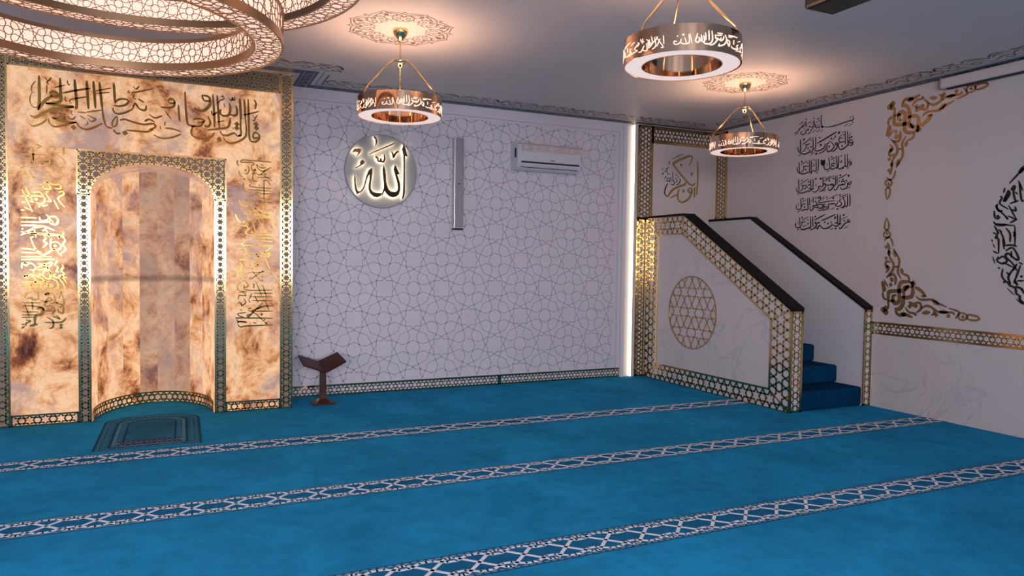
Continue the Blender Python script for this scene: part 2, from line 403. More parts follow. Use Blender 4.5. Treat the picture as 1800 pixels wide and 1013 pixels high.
TXT = {
'allah':'-1 -4169 2615 -4182 2565 -4187 2556 -4173 2504 -4168 2406 -4168 2291 -4170 2176 -4174 2094 -4183 2028 -4161 2058 -4152 2112 -4153 2260 -4154 2407 -4153 2489 -4127 2483 -4150 2567;-1 -4381 2375 -4364 2328 -4357 2271 -4354 2207 -4342 2163 -4325 2127 -4300 2108 -4258 2106 -4233 2122 -4227 2153 -4232 2197 -4251 2262 -4263 2302 -4275 2342 -4259 2392 -4213 2298 -4237 2286 -4220 2243 -4204 2187 -4203 2125 -4220 2079 -4249 2057 -4283 2049 -4321 2059 -4350 2085 -4369 2112 -4383 2083 -4398 2051 -4393 2091 -4377 2140 -4376 2181 -4384 2245 -4392 2326;-1 -4500 2343 -4537 2315 -4558 2263 -4573 2202 -4585 2153 -4603 2116 -4625 2093 -4646 2095 -4659 2121 -4667 2172 -4670 2228 -4681 2269 -4686 2211 -4681 2147 -4670 2092 -4656 2062 -4629 2077 -4600 2097 -4579 2135 -4563 2190 -4548 2237 -4528 2272 -4527 2220 -4537 2164 -4536 2115 -4519 2076 -4482 2046 -4445 2041 -4408 2059 -4392 2087 -4416 2085 -4458 2086 -4495 2097 -4514 2126 -4515 2165 -4506 2230 -4498 2287;-1 -4542 2475 -4493 2506 -4395 2554 -4312 2595 -4254 2625 -4287 2593 -4362 2555 -4452 2512 -4517 2480;-1 -4478 2673 -4457 2648 -4449 2612 -4457 2580 -4473 2562 -4465 2603 -4469 2635 -4487 2651;-1 -4683 2522 -4635 2528 -4613 2519 -4623 2486 -4645 2462 -4671 2447 -4653 2468 -4645 2485 -4667 2491 -4699 2485 -4712 2468 -4699 2500;-1 -4626 2386 -4618 2409 -4598 2417 -4579 2399 -4584 2377 -4608 2361 -4634 2343 -4662 2328 -4692 2322 -4658 2340 -4625 2365;13 -4454 2463 -4460 2449 -4444 2448;13 -4442 2452 -4438 2416 -4417 2415 -4411 2446;13 -4411 2446 -4405 2414 -4381 2414 -4371 2441 -4375 2489;13 -4303 2523 -4285 2502 -4278 2456;13 -4276 2464 -4253 2511 -4224 2528',
'nas0':'9 2109 2949 2121 2915 2115 2901 2069 2899 2004 2893 1933 2883 1861 2879 1802 2881 1742 2893;16 1729 2893;8 1742 2893 1729 2905 1716 2895 1732 2887;9 2115 2880;9 2081 2934;6 2063 2879 2010 2851;5 2109 2867 2062 2844;8 1710 2998 1710 2947 1721 2909;11 1713 3014;5 1712 3012 1703 3003;7 1695 2942 1698 2904 1684 2892 1671 2905 1664 2937;7 1668 2905 1656 2895 1642 2905 1639 2939;7 1640 2902 1629 2920 1622 2950;8 1619 2987 1625 2921;8 1601 2982 1606 2924 1594 2897;10 1613 3007;10 1653 2957;10 1684 2964;5 1657 3007 1670 2989 1653 2975;5 1670 2989 1693 2995;7 1594 2897 1574 2880 1554 2854 1522 2850;8 1533 2930 1583 2919 1599 2906;15 1535 2897;8 1534 2898 1507 2896 1501 2862 1456 2852 1431 2873 1451 2895;8 1504 2995 1512 2923;8 1485 2998 1490 2943;11 1503 3016;9 1490 2945 1449 2956 1466 2939 1434 2936 1413 2918;13 1414 2918;8 1413 2918 1387 2897 1338 2881;6 1464 3000 1403 2970;6 1578 2984 1526 2960;8 1459 2975;7 1576 2958;8 1477 2916;5 1651 2879 1590 2852;5 1707 2878 1647 2847;5 1738 2863 1701 2843;5 1403 2882 1366 2866;5 1358 2868 1360 2850',
'nas1':'9 2123 2671 2108 2698 2085 2700 2079 2677 2105 2668 2123 2671 2115 2649 2087 2643 2064 2660;10 2052 2799 2059 2711 2064 2660 2046 2643 2013 2624 1976 2617 1951 2637 1946 2665;9 2021 2806 2029 2716 2031 2661;14 2082 2724;14 2105 2731;5 2085 2776 2089 2762 2070 2743;9 2000 2730 1967 2739 1948 2724 1963 2698 2002 2693 2020 2698;10 1964 2694 1940 2678 1914 2674 1904 2687 1920 2697 1938 2682 1929 2652 1909 2627 1875 2611 1850 2623;13 1991 2653;10 1837 2727 1862 2701 1888 2669 1884 2650 1850 2623 1811 2616 1801 2629 1808 2653;15 1850 2751;10 1898 2770;5 1899 2771 1904 2759 1864 2731;9 1822 2729 1818 2707 1793 2703 1799 2678 1780 2648 1736 2622 1686 2610;14 1827 2670;10 1758 2710 1774 2690 1750 2660 1700 2645 1659 2646 1633 2660 1627 2686;16 1716 2702;17 1656 2616;9 1641 2801 1646 2741 1646 2667;11 1919 2812 1840 2785 1742 2751 1664 2726;16 1947 2798;6 1960 2806 1929 2790;7 1710 2788 1680 2777;10 1698 2784;5 1965 2777 1975 2764 1936 2742;9 2004 2767;6 2005 2800 1986 2789;9 1602 2805 1610 2738 1607 2664 1590 2641 1561 2658 1568 2675;11 1582 2642 1540 2640 1504 2632 1466 2641 1427 2663 1405 2683 1398 2726;10 1430 2806 1434 2742 1438 2662;8 1568 2746 1558 2733 1542 2739 1532 2728 1510 2740 1517 2710 1502 2687 1460 2659;13 1541 2692;13 1583 2700;10 1580 2769;8 1584 2803 1525 2771 1462 2744;15 1481 2799;6 1492 2797 1464 2778;7 1444 2640 1415 2620;7 1629 2636 1583 2613',
'nas2':'9 2112 2470 2098 2482 2084 2470 2099 2456 2112 2466 2104 2444 2081 2435;9 2058 2561 2065 2496 2067 2441 2053 2426 2039 2444 2032 2500 2027 2561;10 2039 2444 2011 2427 1969 2416 1949 2434 1954 2489 1949 2557;6 1984 2509 1990 2489 1976 2475;11 1983 2486;5 2101 2509 2079 2498;9 1988 2551;6 1997 2555 1974 2544;9 1923 2559 1930 2500 1935 2436 1920 2430 1906 2439;10 1911 2431 1867 2424 1842 2439;9 1826 2557 1833 2504 1842 2439;10 1842 2435 1803 2427 1773 2438 1767 2472 1771 2491;8 1909 2491 1899 2480 1880 2486 1865 2480 1868 2460 1847 2438;13 1863 2555;13 1888 2457;9 1891 2515;7 1916 2548 1854 2526;6 1803 2496 1807 2463;6 1838 2415 1802 2399;6 2021 2422 1998 2407;6 2081 2419 2056 2406;20 1732 2527;20 1765 2523;20 1733 2502;20 1766 2502;20 1749 2488;20 1748 2514;9 1686 2557 1690 2501 1685 2424;9 1655 2561 1660 2492 1662 2434 1642 2426 1625 2447;7 1625 2443 1605 2424 1593 2407 1584 2426;6 1607 2519 1634 2495 1614 2477;6 1637 2561 1611 2545;9 1590 2558 1595 2492 1593 2413;9 1564 2560 1569 2495 1569 2428 1553 2422 1537 2438;11 1548 2426 1511 2418 1474 2415 1430 2431 1403 2451 1396 2489 1401 2502;9 1419 2559 1425 2499 1430 2431;8 1556 2496 1546 2489 1524 2500 1509 2489 1482 2501 1491 2470 1468 2443 1436 2430;13 1518 2459;14 1458 2554;9 1542 2529;7 1538 2555 1443 2520;6 1688 2419 1660 2402',
'nas3':'9 2110 2282 2115 2261 2097 2240 2078 2253 2096 2267;9 2064 2266 2074 2242 2066 2215 2029 2199 1996 2202 1985 2226;12 2058 2285;16 2082 2333;6 2112 2223 2066 2197;7 2065 2354 2010 2333 1958 2314;9 2040 2277 2039 2249 2022 2247 2013 2255 2008 2242 1994 2253 1985 2240 1965 2248 1956 2229 1933 2203 1909 2201 1909 2221;13 2002 2280;13 2026 2280;13 2013 2300;10 1969 2287;14 1981 2348;9 1938 2352 1944 2250;9 1916 2352 1921 2284 1915 2249 1888 2247;10 1888 2247 1873 2257 1887 2267 1900 2246 1884 2223 1856 2202 1836 2208 1830 2236;14 1893 2323;14 1842 2304;7 1899 2354 1773 2300;7 1858 2355 1777 2318;8 1863 2278 1859 2254 1839 2264 1824 2253 1809 2267 1794 2260;10 1779 2265 1769 2274 1784 2281 1794 2260 1785 2236 1751 2207 1711 2202;9 1756 2355 1758 2300 1758 2239;6 1778 2353 1787 2333;8 1749 2260 1735 2249 1724 2258 1709 2251 1699 2260 1702 2240 1685 2212 1650 2199 1618 2214 1604 2232;16 1726 2338;12 1660 2343;6 1675 2347 1647 2337;6 1664 2290 1663 2255;6 1735 2233 1713 2214;6 1801 2219 1767 2197;9 1621 2348 1626 2292 1622 2242;10 1590 2351 1592 2295 1599 2245;10 1638 2237 1602 2236 1565 2248;10 1602 2236 1576 2215 1550 2228;10 1576 2217 1529 2213 1492 2204 1449 2207 1416 2222 1396 2241 1395 2275;10 1419 2358 1425 2290 1430 2221;8 1526 2301 1524 2280 1500 2287 1484 2284 1467 2294 1485 2267 1469 2239 1443 2220;14 1562 2321;14 1569 2285;14 1540 2266;14 1514 2250;7 1561 2352 1440 2303;12 1471 2344;6 1439 2347 1447 2330;7 1430 2204 1406 2187',
'nas4':'9 2103 2143 2110 2080 2108 2014;9 2073 2146 2080 2083 2077 2024 2059 2013 2039 2034;9 2027 2110 2038 2082 2049 2034 2026 2015 1993 2006;6 2061 2147 1975 2112;13 1983 2141;13 2025 2110;8 2050 2124;9 2004 2096 1985 2090 1981 2074 2005 2056 1997 2033 1964 2023 1930 2034 1924 2050;6 2040 2014 2017 1992;10 1948 1997;10 1965 1997;6 1940 2149 1839 2108;14 1900 2114;6 1940 2153 1955 2132;9 1921 2088 1840 2086 1766 2081 1715 2081 1707 2094 1724 2109 1739 2124 1728 2145 1713 2142 1719 2125 1734 2122;13 1696 2133;7 1806 2145 1825 2105;6 1771 2146 1774 2129 1750 2103;8 1947 2088 1957 2068 1939 2045 1909 2059 1895 2052 1880 2061 1866 2050 1846 2063 1841 2048;9 1846 2063 1837 2048 1842 2031 1813 2005 1764 1990;6 1921 2018 1873 1993;6 1857 2014 1828 1996;8 1807 2054 1791 2063 1777 2048 1782 2031 1763 2004 1723 1994 1692 2008;10 1797 2030;10 1815 2031;10 1702 2032 1691 2049 1716 2064 1741 2058 1762 2057 1767 2036 1738 2018 1702 2028 1661 2035 1639 2053;9 1668 2105 1664 2093 1685 2079 1675 2055 1639 2053 1619 2038;8 1631 2149 1637 2111 1633 2082;7 1667 2150 1668 2121;9 1650 2048 1635 2020 1610 2001 1594 2014 1593 2048;9 1579 2144 1586 2086 1582 2061;9 1555 2144 1560 2079 1565 2029 1552 2013 1530 2027;10 1552 2017 1515 2015 1483 2008 1466 2026;9 1458 2147 1464 2086 1469 2030;9 1469 2035 1434 2024 1407 2030 1398 2052 1399 2077;8 1528 2085 1518 2074 1502 2083 1486 2076 1481 2063 1471 2047;13 1516 2044;14 1489 2141;7 1535 2125 1480 2106;6 1429 2097 1433 2062;7 1453 2014 1419 1991;7 1622 2116 1607 2101',
'nas5':'10 2106 1871 2115 1859 2097 1852 2087 1872 2106 1879;10 2097 1852 2065 1846 2033 1819 2010 1792 1991 1789 1981 1805;12 2045 1870;6 2086 1911 2007 1884;13 2036 1929;6 2052 1931 2020 1923;6 2094 1811 2046 1787;10 1991 1934 1993 1881 1994 1837;10 1957 1942 1961 1890 1963 1846;10 2013 1838 1980 1841 1941 1851 1927 1848;10 1990 1837 1947 1815 1918 1828;14 1942 1791;11 1937 1819 1898 1833 1860 1810 1816 1796 1771 1801 1745 1823 1729 1836 1710 1812 1700 1796 1684 1813 1678 1834;10 1933 1941 1846 1912 1750 1882;6 1925 1908 1937 1903 1913 1890;14 1927 1912;6 1882 1874 1878 1862 1886 1841;13 1839 1848;13 1796 1864;6 1914 1796 1871 1782;12 1708 1861;12 1725 1865;10 1688 1850 1667 1855 1672 1867 1687 1862 1688 1833 1658 1806 1602 1787;9 1795 1947 1721 1918 1653 1891;13 1668 1932;9 1631 1937 1635 1877 1640 1823;10 1602 1939 1607 1878 1609 1820 1596 1808 1580 1821;11 1596 1812 1554 1805 1507 1795 1474 1804 1462 1830;9 1445 1937 1455 1885 1462 1834;10 1468 1830 1430 1816 1397 1833 1391 1858 1398 1875;8 1530 1895 1525 1878 1504 1883 1488 1871 1482 1884 1486 1854 1462 1830;13 1571 1859;14 1486 1930;10 1569 1899;7 1576 1936 1476 1895;7 1547 1846 1495 1825;6 1428 1891 1432 1857;7 1445 1801 1418 1787',
'abug':'33 -395 2763 -442 2765 -478 2753 -579 2713 -673 2662 -682 2635 -621 2573 -545 2504 -470 2442 -422 2408 -375 2399 -339 2435;13 -390 2767 -403 2714 -438 2645;21 -309 2710 -301 2579 -301 2430 -311 2279;30 -493 2437 -501 2403 -579 2377 -660 2342 -714 2303 -762 2234;25 -430 2355 -448 2332 -429 2303 -392 2320 -393 2357 -430 2363;27 -383 2320 -427 2236 -500 2188 -555 2178 -602 2213 -608 2279 -587 2339;20 -318 2369 -346 2360 -345 2308 -352 2247;37 -520 2317;21 -622 2271 -721 2221',
'abud':'15 -766 2406 -800 2335 -811 2283 -794 2251 -766 2234;22 -798 2342;10 -417 2550 -398 2528 -388 2514;10 -398 2528 -378 2567;22 -563 2644;9 -706 2707 -526 2790;21 -750 2667;10 -746 2660 -748 2631;10 -863 2521 -845 2507 -828 2538;10 -819 2538 -793 2555 -765 2520 -729 2522;10 -811 2575 -749 2601;10 -856 2565 -847 2584;10 -793 2562 -775 2578;19 -795 2481;10 -799 2474 -826 2454;12 -763 2476 -780 2431;12 -745 2477 -735 2426;12 -719 2486 -712 2428;12 -693 2554 -685 2429;10 -798 2430 -708 2424;12 -690 2451 -662 2423 -680 2386 -725 2398;12 -655 2483 -617 2441 -644 2424;12 -600 2471 -572 2458 -589 2413 -634 2388;10 -646 2505 -619 2525;10 -618 2485 -591 2505',
'qibla':'20 -7320 2843 -7318 2732 -7319 2633 -7330 2568;8 -7343 2799 -7368 2756 -7370 2715 -7351 2700;8 -7371 2703 -7384 2638 -7362 2588 -7332 2591;11 -7280 2839 -7258 2809 -7233 2839;11 -7258 2809 -7266 2791 -7251 2784;11 -7266 2779 -7269 2703;20 -7246 2705 -7231 2725 -7201 2722 -7191 2700 -7216 2685 -7246 2694;20 -7231 2689 -7272 2656 -7302 2617 -7327 2568;20 -7175 2840 -7173 2749 -7171 2666 -7197 2640 -7277 2626;11 -7216 2759 -7140 2788;8 -7124 2831 -7119 2796 -7106 2798;20 -7073 2843 -7068 2761 -7059 2637 -7069 2600;14 -7158 2721 -7068 2752 -6962 2782;11 -7100 2677 -7069 2686 -6991 2710;8 -7100 2677 -7110 2661 -7097 2645;8 -7138 2697 -7141 2664 -7125 2660;19 -6987 2841 -6983 2740 -6976 2610;19 -6940 2844 -6933 2746 -6926 2621;19 -6896 2840 -6888 2751 -6876 2620;10 -6923 2765 -6811 2802;10 -6923 2744 -6822 2764;20 -7277 2626 -7207 2621 -7110 2617 -7079 2620;20 -7079 2617 -7182 2595 -7242 2577 -7293 2548 -7333 2515 -7358 2507 -7382 2522;13 -7268 2504 -7293 2472 -7333 2445 -7368 2436 -7393 2457;19 -7141 2554 -7172 2531 -7203 2516 -7233 2519;19 -7233 2513 -7152 2491 -7060 2491;14 -7258 2505 -7248 2464 -7213 2444 -7163 2458 -7111 2477 -7060 2494;30 -7083 2450;12 -7121 2536 -7111 2519 -7085 2518 -7070 2541;8 -7095 2586 -7100 2561 -7085 2551;17 -7055 2488 -7050 2465 -7014 2444 -6977 2445 -6930 2467 -6877 2502;12 -7039 2550 -6997 2524;11 -7054 2578 -6992 2578;11 -6992 2584 -6871 2614;8 -7003 2475 -6982 2489 -6987 2513;15 -6876 2620 -6866 2536 -6845 2478 -6802 2469;12 -6987 2561 -6945 2541 -6924 2531 -6956 2510 -6982 2531;18 -6792 2846 -6787 2762 -6784 2690;15 -6787 2677 -6758 2711 -6714 2721 -6682 2707 -6704 2674 -6752 2657 -6793 2659;15 -6801 2639 -6790 2604 -6758 2592 -6704 2610 -6655 2642;16 -6655 2642 -6633 2693 -6611 2659 -6584 2643 -6556 2646 -6550 2684;19 -6611 2733 -6567 2707;10 -6638 2766 -6649 2735 -6627 2728;10 -6649 2836 -6627 2814 -6602 2841;11 -6660 2779 -6605 2795 -6500 2831;7 -6692 2779 -6681 2792 -6676 2777 -6690 2773;11 -6772 2570 -6802 2524 -6802 2482 -6775 2496 -6767 2534 -6772 2570;17 -6797 2458 -6775 2429 -6743 2432;31 -6710 2438;17 -6748 2541 -6710 2551 -6661 2537 -6573 2521 -6495 2534 -6484 2504 -6529 2482;16 -6699 2460 -6629 2461 -6551 2461 -6496 2485;15 -6562 2547 -6529 2568 -6484 2548;16 -6382 2745 -6348 2761 -6331 2731 -6365 2722 -6382 2745;16 -6331 2738 -6337 2700 -6382 2682 -6439 2683;14 -6405 2655 -6360 2585;13 -6528 2612 -6484 2585 -6428 2609;15 -6302 2716 -6297 2628 -6291 2572;15 -6406 2505 -6349 2504 -6280 2485;16 -6496 2441 -6451 2420 -6400 2418 -6338 2436 -6280 2466;10 -6405 2562 -6411 2524;10 -6445 2521 -6440 2490;18 -6249 2834 -6243 2697 -6232 2572 -6215 2548 -6168 2543;22 -6115 2818 -6062 2811 -6047 2768 -6062 2722 -6115 2681 -6179 2703;17 -6115 2818 -6097 2775 -6050 2774;15 -6185 2601 -6139 2612 -6092 2598 -6145 2573;15 -6098 2591 -6127 2550 -6168 2543 -6203 2536;17 -6068 2644 -6047 2589 -6062 2552 -6098 2552;18 -6026 2834 -6015 2656 -6012 2547;18 -5991 2831 -5982 2691 -5973 2545;14 -6038 2692 -6027 2655 -5991 2684;18 -5961 2713 -5967 2680 -5943 2657 -5895 2668 -5882 2734 -5891 2771;18 -5882 2675 -5852 2666 -5828 2681 -5828 2726 -5837 2758;20 -5803 2823 -5797 2710 -5794 2639;12 -5891 2816 -5882 2798 -5867 2806 -5864 2826 -5861 2804 -5846 2808 -5846 2837;10 -5967 2789 -5937 2805 -5943 2830 -5955 2816;10 -5937 2767 -5925 2729;10 -5991 2754 -5961 2796;17 -5766 2820 -5760 2733 -5757 2649;17 -5733 2824 -5729 2684 -5723 2489 -5705 2445;16 -5683 2826 -5667 2795 -5674 2742;12 -5773 2680 -5723 2694 -5639 2726;9 -5698 2687 -5674 2663 -5652 2695;9 -5674 2663 -5677 2643 -5695 2632;32 -5667 2608;32 -5661 2573;31 -5828 2593;31 -5828 2558;31 -5973 2445;18 -5692 2511 -5674 2532 -5642 2515 -5642 2476 -5674 2447 -5711 2451;18 -5692 2511 -5686 2479 -5649 2489;16 -5797 2645 -5797 2574 -5794 2502 -5816 2487;16 -5757 2649 -5748 2565 -5754 2493 -5797 2450 -5871 2418 -5919 2433 -5943 2470;17 -5882 2643 -5889 2591 -5907 2557 -5967 2539 -6074 2519;17 -5794 2502 -5822 2487 -5852 2510 -5907 2486 -5949 2489 -5967 2519;17 -6015 2502 -6033 2469 -6086 2445 -6145 2440 -6192 2461 -6200 2499 -6186 2538;9 -6133 2524 -6121 2506 -6139 2485;9 -5864 2561 -5852 2543;10 -5997 2594 -5931 2613',
'left':'11 -7437 2322 -7428 2268 -7365 2257 -7366 2155;11 -7448 2204 -7278 2212;11 -7448 2176 -7258 2170;11 -7445 2153 -7292 2136;11 -7371 2253 -7362 2147;11 -7257 2281 -7217 2277 -7217 2253;11 -7344 2290 -7311 2277 -7345 2259;11 -7265 2209 -7252 2147 -7312 2135;11 -7190 2215 -7149 2170 -7149 2150;11 -7245 2120 -7149 2118;11 -7379 2146 -7333 2110 -7386 2106;11 -7445 2125 -7426 2111 -7446 2094;11 -7393 2074 -7360 2021;11 -7443 2020 -7340 2026;11 -7433 2071 -7413 2049 -7440 2047;11 -7218 2078 -7177 2072 -7150 2050;18 -7155 2274;18 -7155 2254;18 -7155 2234;11 -7191 2103 -7170 2081;11 -7330 2027 -7266 2031 -7249 2060 -7279 2070 -7300 2056;11 -7174 2040 -7161 1985;11 -7341 1975 -7300 1969 -7280 2002 -7247 1940 -7294 1938 -7300 1969;11 -7280 1994 -7226 1973 -7185 1976 -7178 1944 -7219 1942;11 -7287 1906 -7261 1860 -7247 1837 -7275 1835;11 -7294 1898 -7260 1916;11 -7192 1911 -7165 1921 -7158 1897 -7193 1871 -7193 1847 -7152 1793;11 -7227 1846 -7193 1775;11 -7421 1946 -7372 1831;11 -7444 1922 -7373 1744;11 -7451 1868 -7355 1875 -7294 1866 -7295 1826 -7322 1809 -7349 1824;11 -7371 1902 -7321 1905 -7294 1866;11 -7395 1833 -7362 1823;19 -7348 1848;11 -7332 1789 -7322 1793;11 -7448 1819 -7422 1820;11 -7452 1756 -7429 1757;11 -7429 1781 -7389 1759;11 -7309 1794 -7268 1804;11 -7453 1697 -7343 1697;14 -7326 1706 -7316 1674 -7269 1684 -7262 1708 -7282 1727;14 -7453 1662 -7269 1664;14 -7453 1634 -7323 1634 -7270 1620 -7222 1598;14 -7255 1709 -7214 1710 -7198 1671 -7222 1646 -7262 1668 -7249 1685 -7228 1662;14 -7454 1555 -7357 1617 -7310 1627;11 -7454 1583 -7297 1563 -7174 1563 -7164 1591;11 -7310 1595 -7283 1604;11 -7290 1620 -7263 1564 -7250 1533;11 -7364 1617 -7351 1538;11 -7450 1606 -7437 1607;18 -7188 1550;18 -7168 1551;12 -7401 1572 -7171 1566;12 -7391 1540 -7347 1426 -7299 1398 -7243 1437 -7215 1437 -7173 1388;12 -7298 1551 -7284 1534 -7298 1509 -7277 1494 -7305 1460;11 -7388 1536 -7367 1545;12 -7256 1560 -7249 1527 -7250 1453 -7194 1446 -7179 1479 -7214 1507 -7249 1494;12 -7164 1546 -7150 1521 -7165 1488 -7147 1447 -7180 1413;18 -7221 1474;18 -7193 1545;11 -7453 1449 -7347 1435 -7313 1398;11 -7454 1416 -7347 1414;11 -7454 1380 -7243 1383;12 -7454 1359 -7229 1364 -7222 1375;12 -7222 1375 -7208 1346 -7223 1321 -7202 1296 -7216 1263 -7195 1263;11 -7448 1335 -7451 1286;13 -7437 1327 -7424 1331 -7410 1319 -7424 1311 -7437 1327 -7383 1328 -7355 1295 -7369 1274 -7397 1278;13 -7342 1295 -7258 1337 -7244 1329 -7279 1288 -7342 1275;13 -7341 1324 -7286 1312 -7245 1230;12 -7173 1322 -7166 1297 -7181 1272 -7160 1247 -7174 1222 -7139 1214;13 -7307 1246 -7286 1271 -7258 1255 -7259 1205 -7294 1213 -7307 1246;13 -7223 1247 -7231 1222 -7202 1213 -7181 1230 -7139 1164;18 -7328 1238;13 -7438 1221 -7418 1233 -7411 1213 -7438 1221 -7384 1229 -7356 1188 -7370 1164;11 -7453 1176 -7259 1180;12 -7397 1246 -7315 1205 -7266 1147;11 -7363 1254 -7376 1258;18 -7350 1164;18 -7322 1164;18 -7350 1143;18 -7322 1143;13 -7245 1205 -7210 1180 -7203 1130 -7239 1110 -7274 1114;13 -7195 1205 -7167 1164 -7154 1114 -7189 1110;13 -7446 1152 -7398 1160 -7391 1131 -7419 1123 -7419 1147;13 -7391 1156 -7350 1106 -7337 1032;13 -7343 1090 -7273 1147 -7245 1155 -7245 1139 -7273 1139;13 -7433 1049 -7419 1082 -7385 1098;13 -7420 1041 -7385 1049 -7379 1032 -7344 1036;13 -7295 1081 -7274 1089 -7267 1073 -7295 1073 -7246 1089 -7225 1047 -7232 1006 -7261 1006;13 -7330 1028 -7288 1015 -7246 1031 -7267 1048 -7288 1015 -7296 982 -7261 981;13 -7182 1097 -7162 997 -7218 1006 -7204 1006;13 -7218 1072 -7203 1089;13 -7182 1097 -7197 1039;11 -7451 1009 -7323 1007;12 -7451 984 -7386 983 -7317 966 -7303 941;11 -7434 1000 -7404 901;11 -7451 935 -7345 933;11 -7452 910 -7352 909;11 -7455 890 -7366 892;11 -7382 1016 -7379 950;20 -7352 958 -7310 966 -7317 916 -7359 900 -7366 835;20 -7401 819 -7346 834;13 -7261 990 -7226 948 -7247 915;13 -7197 964 -7169 980 -7169 922 -7198 931 -7205 956;13 -7219 906 -7191 872 -7226 890 -7240 890;13 -7296 941 -7233 940;13 -7148 880 -7177 847 -7234 844 -7297 845;13 -7283 891 -7241 857 -7241 807 -7269 795;11 -7428 869 -7394 860 -7422 844 -7429 820;11 -7456 833 -7435 836;18 -7184 822;18 -7185 801;11 -7456 800 -7435 820',
'right':'11 -5828 2258 -5817 2271;11 -5824 2259 -5824 2235 -5810 2229;11 -5795 2269 -5773 2278 -5736 2277 -5534 2275;11 -5795 2269 -5788 2257 -5699 2260 -5684 2245 -5707 2236;11 -5662 2247 -5647 2208 -5602 2188 -5534 2228;11 -5662 2247 -5625 2218 -5587 2220;11 -5632 2253 -5602 2235;11 -5707 2236 -5699 2189 -5669 2199 -5692 2158 -5662 2168;11 -5733 2226 -5725 2188 -5744 2155 -5766 2162;11 -5813 2182 -5802 2144 -5780 2122;11 -5662 2160 -5625 2155 -5587 2197;11 -5625 2163 -5526 2102;11 -5654 2129 -5534 2133;11 -5744 2124 -5699 2072;17 -5755 2186;17 -5587 2161;17 -5766 2107;11 -5692 2158 -5692 2096 -5654 2094;13 -5598 2109 -5594 1817;11 -5598 2101 -5572 2107 -5542 2065;11 -5534 2034 -5692 2041 -5721 2047 -5714 2063;11 -5736 2015 -5534 2010;11 -5632 2060 -5647 2059;11 -5624 1981 -5534 1986;11 -5662 1995 -5639 1949 -5594 1943;11 -5662 1995 -5624 1989;11 -5773 2075 -5773 2036 -5751 1990;11 -5729 1976 -5714 1953 -5692 1962 -5699 1978;11 -5751 1936 -5729 1921 -5736 1897 -5766 1904;11 -5594 1896 -5662 1846 -5699 1844 -5692 1860 -5662 1838 -5602 1785;17 -5710 1914;11 -5810 1917 -5788 1871 -5729 1862;11 -5579 1920 -5594 1908;11 -5773 1802 -5744 1795 -5707 1804 -5714 1820 -5736 1811;11 -5684 1813 -5624 1816;11 -5707 1800 -5534 1811;11 -5699 1773 -5534 1784;11 -5639 1764 -5534 1768;11 -5736 1764 -5729 1741 -5699 1746;11 -5654 1775 -5632 1720 -5602 1698;11 -5692 1726 -5684 1687 -5669 1640 -5647 1625;11 -5781 1723 -5751 1708 -5773 1731;11 -5839 1787 -5825 1745 -5795 1715;11 -5788 1691 -5766 1684 -5736 1701 -5744 1677 -5721 1662 -5744 1646 -5736 1607 -5533 1612;11 -5639 1657 -5624 1634 -5587 1635 -5579 1651 -5609 1654;11 -5684 1580 -5533 1582;11 -5654 1554 -5526 1549;17 -5703 1631;11 -5751 1590 -5729 1591;11 -5781 1574 -5751 1543;11 -5770 1535 -5770 1510 -5522 1512;11 -5655 1509 -5600 1457 -5553 1425;11 -5538 1495 -5639 1415 -5670 1423 -5647 1431;12 -5577 1441 -5553 1441 -5553 1417 -5577 1416;13 -5600 1424 -5545 1297;11 -5716 1430 -5685 1443 -5655 1423 -5631 1374 -5662 1366 -5716 1398 -5716 1430;11 -5762 1494 -5747 1454 -5724 1438;18 -5751 1430;18 -5739 1418;11 -5808 1380 -5747 1381;11 -5804 1360 -5785 1324 -5800 1291 -5770 1259;11 -5766 1373 -5720 1357 -5732 1292 -5766 1348;11 -5693 1341 -5662 1349 -5647 1325 -5670 1313;11 -5631 1346 -5685 1317;16 -5697 1300;11 -5823 1275 -5808 1283 -5785 1234 -5755 1218 -5747 1235 -5770 1243;11 -5819 1275 -5819 1226 -5785 1210;11 -5701 1284 -5631 1194 -5608 1194 -5616 1210;11 -5732 1263 -5716 1259;11 -5755 1259 -5739 1247;11 -5537 1273 -5616 1272 -5701 1210 -5724 1210 -5709 1227;11 -5720 1263 -5623 1264;11 -5600 1284 -5616 1264;11 -5777 1186 -5755 1186 -5732 1145 -5762 1129 -5770 1153;11 -5823 1153 -5800 1169;11 -5823 1153 -5816 1104 -5747 1088;11 -5770 1137 -5739 1104 -5522 1103;11 -5670 1186 -5616 1054;12 -5608 1153 -5576 1046;12 -5685 1075 -5522 1074;12 -5708 1043 -5521 1041;11 -5701 1075 -5724 1022;12 -5701 1010 -5521 1006;11 -5678 1055 -5647 989;11 -5816 1080 -5770 1084 -5755 1055 -5808 1056 -5816 1023;11 -5770 1031 -5755 990 -5785 966 -5793 990;11 -5823 983 -5800 991 -5785 958;11 -5732 1022 -5716 990;16 -5685 1153;16 -5685 1133;16 -5612 1227;11 -5608 988 -5701 891 -5732 859 -5739 875 -5708 883;12 -5631 956 -5521 958;12 -5584 1004 -5553 921;11 -5732 932 -5708 940;11 -5739 924 -5670 890 -5631 849 -5576 798;11 -5708 916 -5608 947;12 -5701 912 -5521 909;11 -5800 934 -5785 917;11 -5823 893 -5808 869 -5770 860;11 -5823 893 -5755 900;12 -5654 931 -5615 955;16 -5615 881;12 -5831 845 -5808 852 -5521 844;12 -5827 836 -5816 820 -5747 818;12 -5823 796 -5800 771 -5747 777 -5521 782;12 -5823 804 -5808 820 -5739 806;11 -5693 809 -5662 800;17 -5576 798;11 -5600 831 -5584 831',
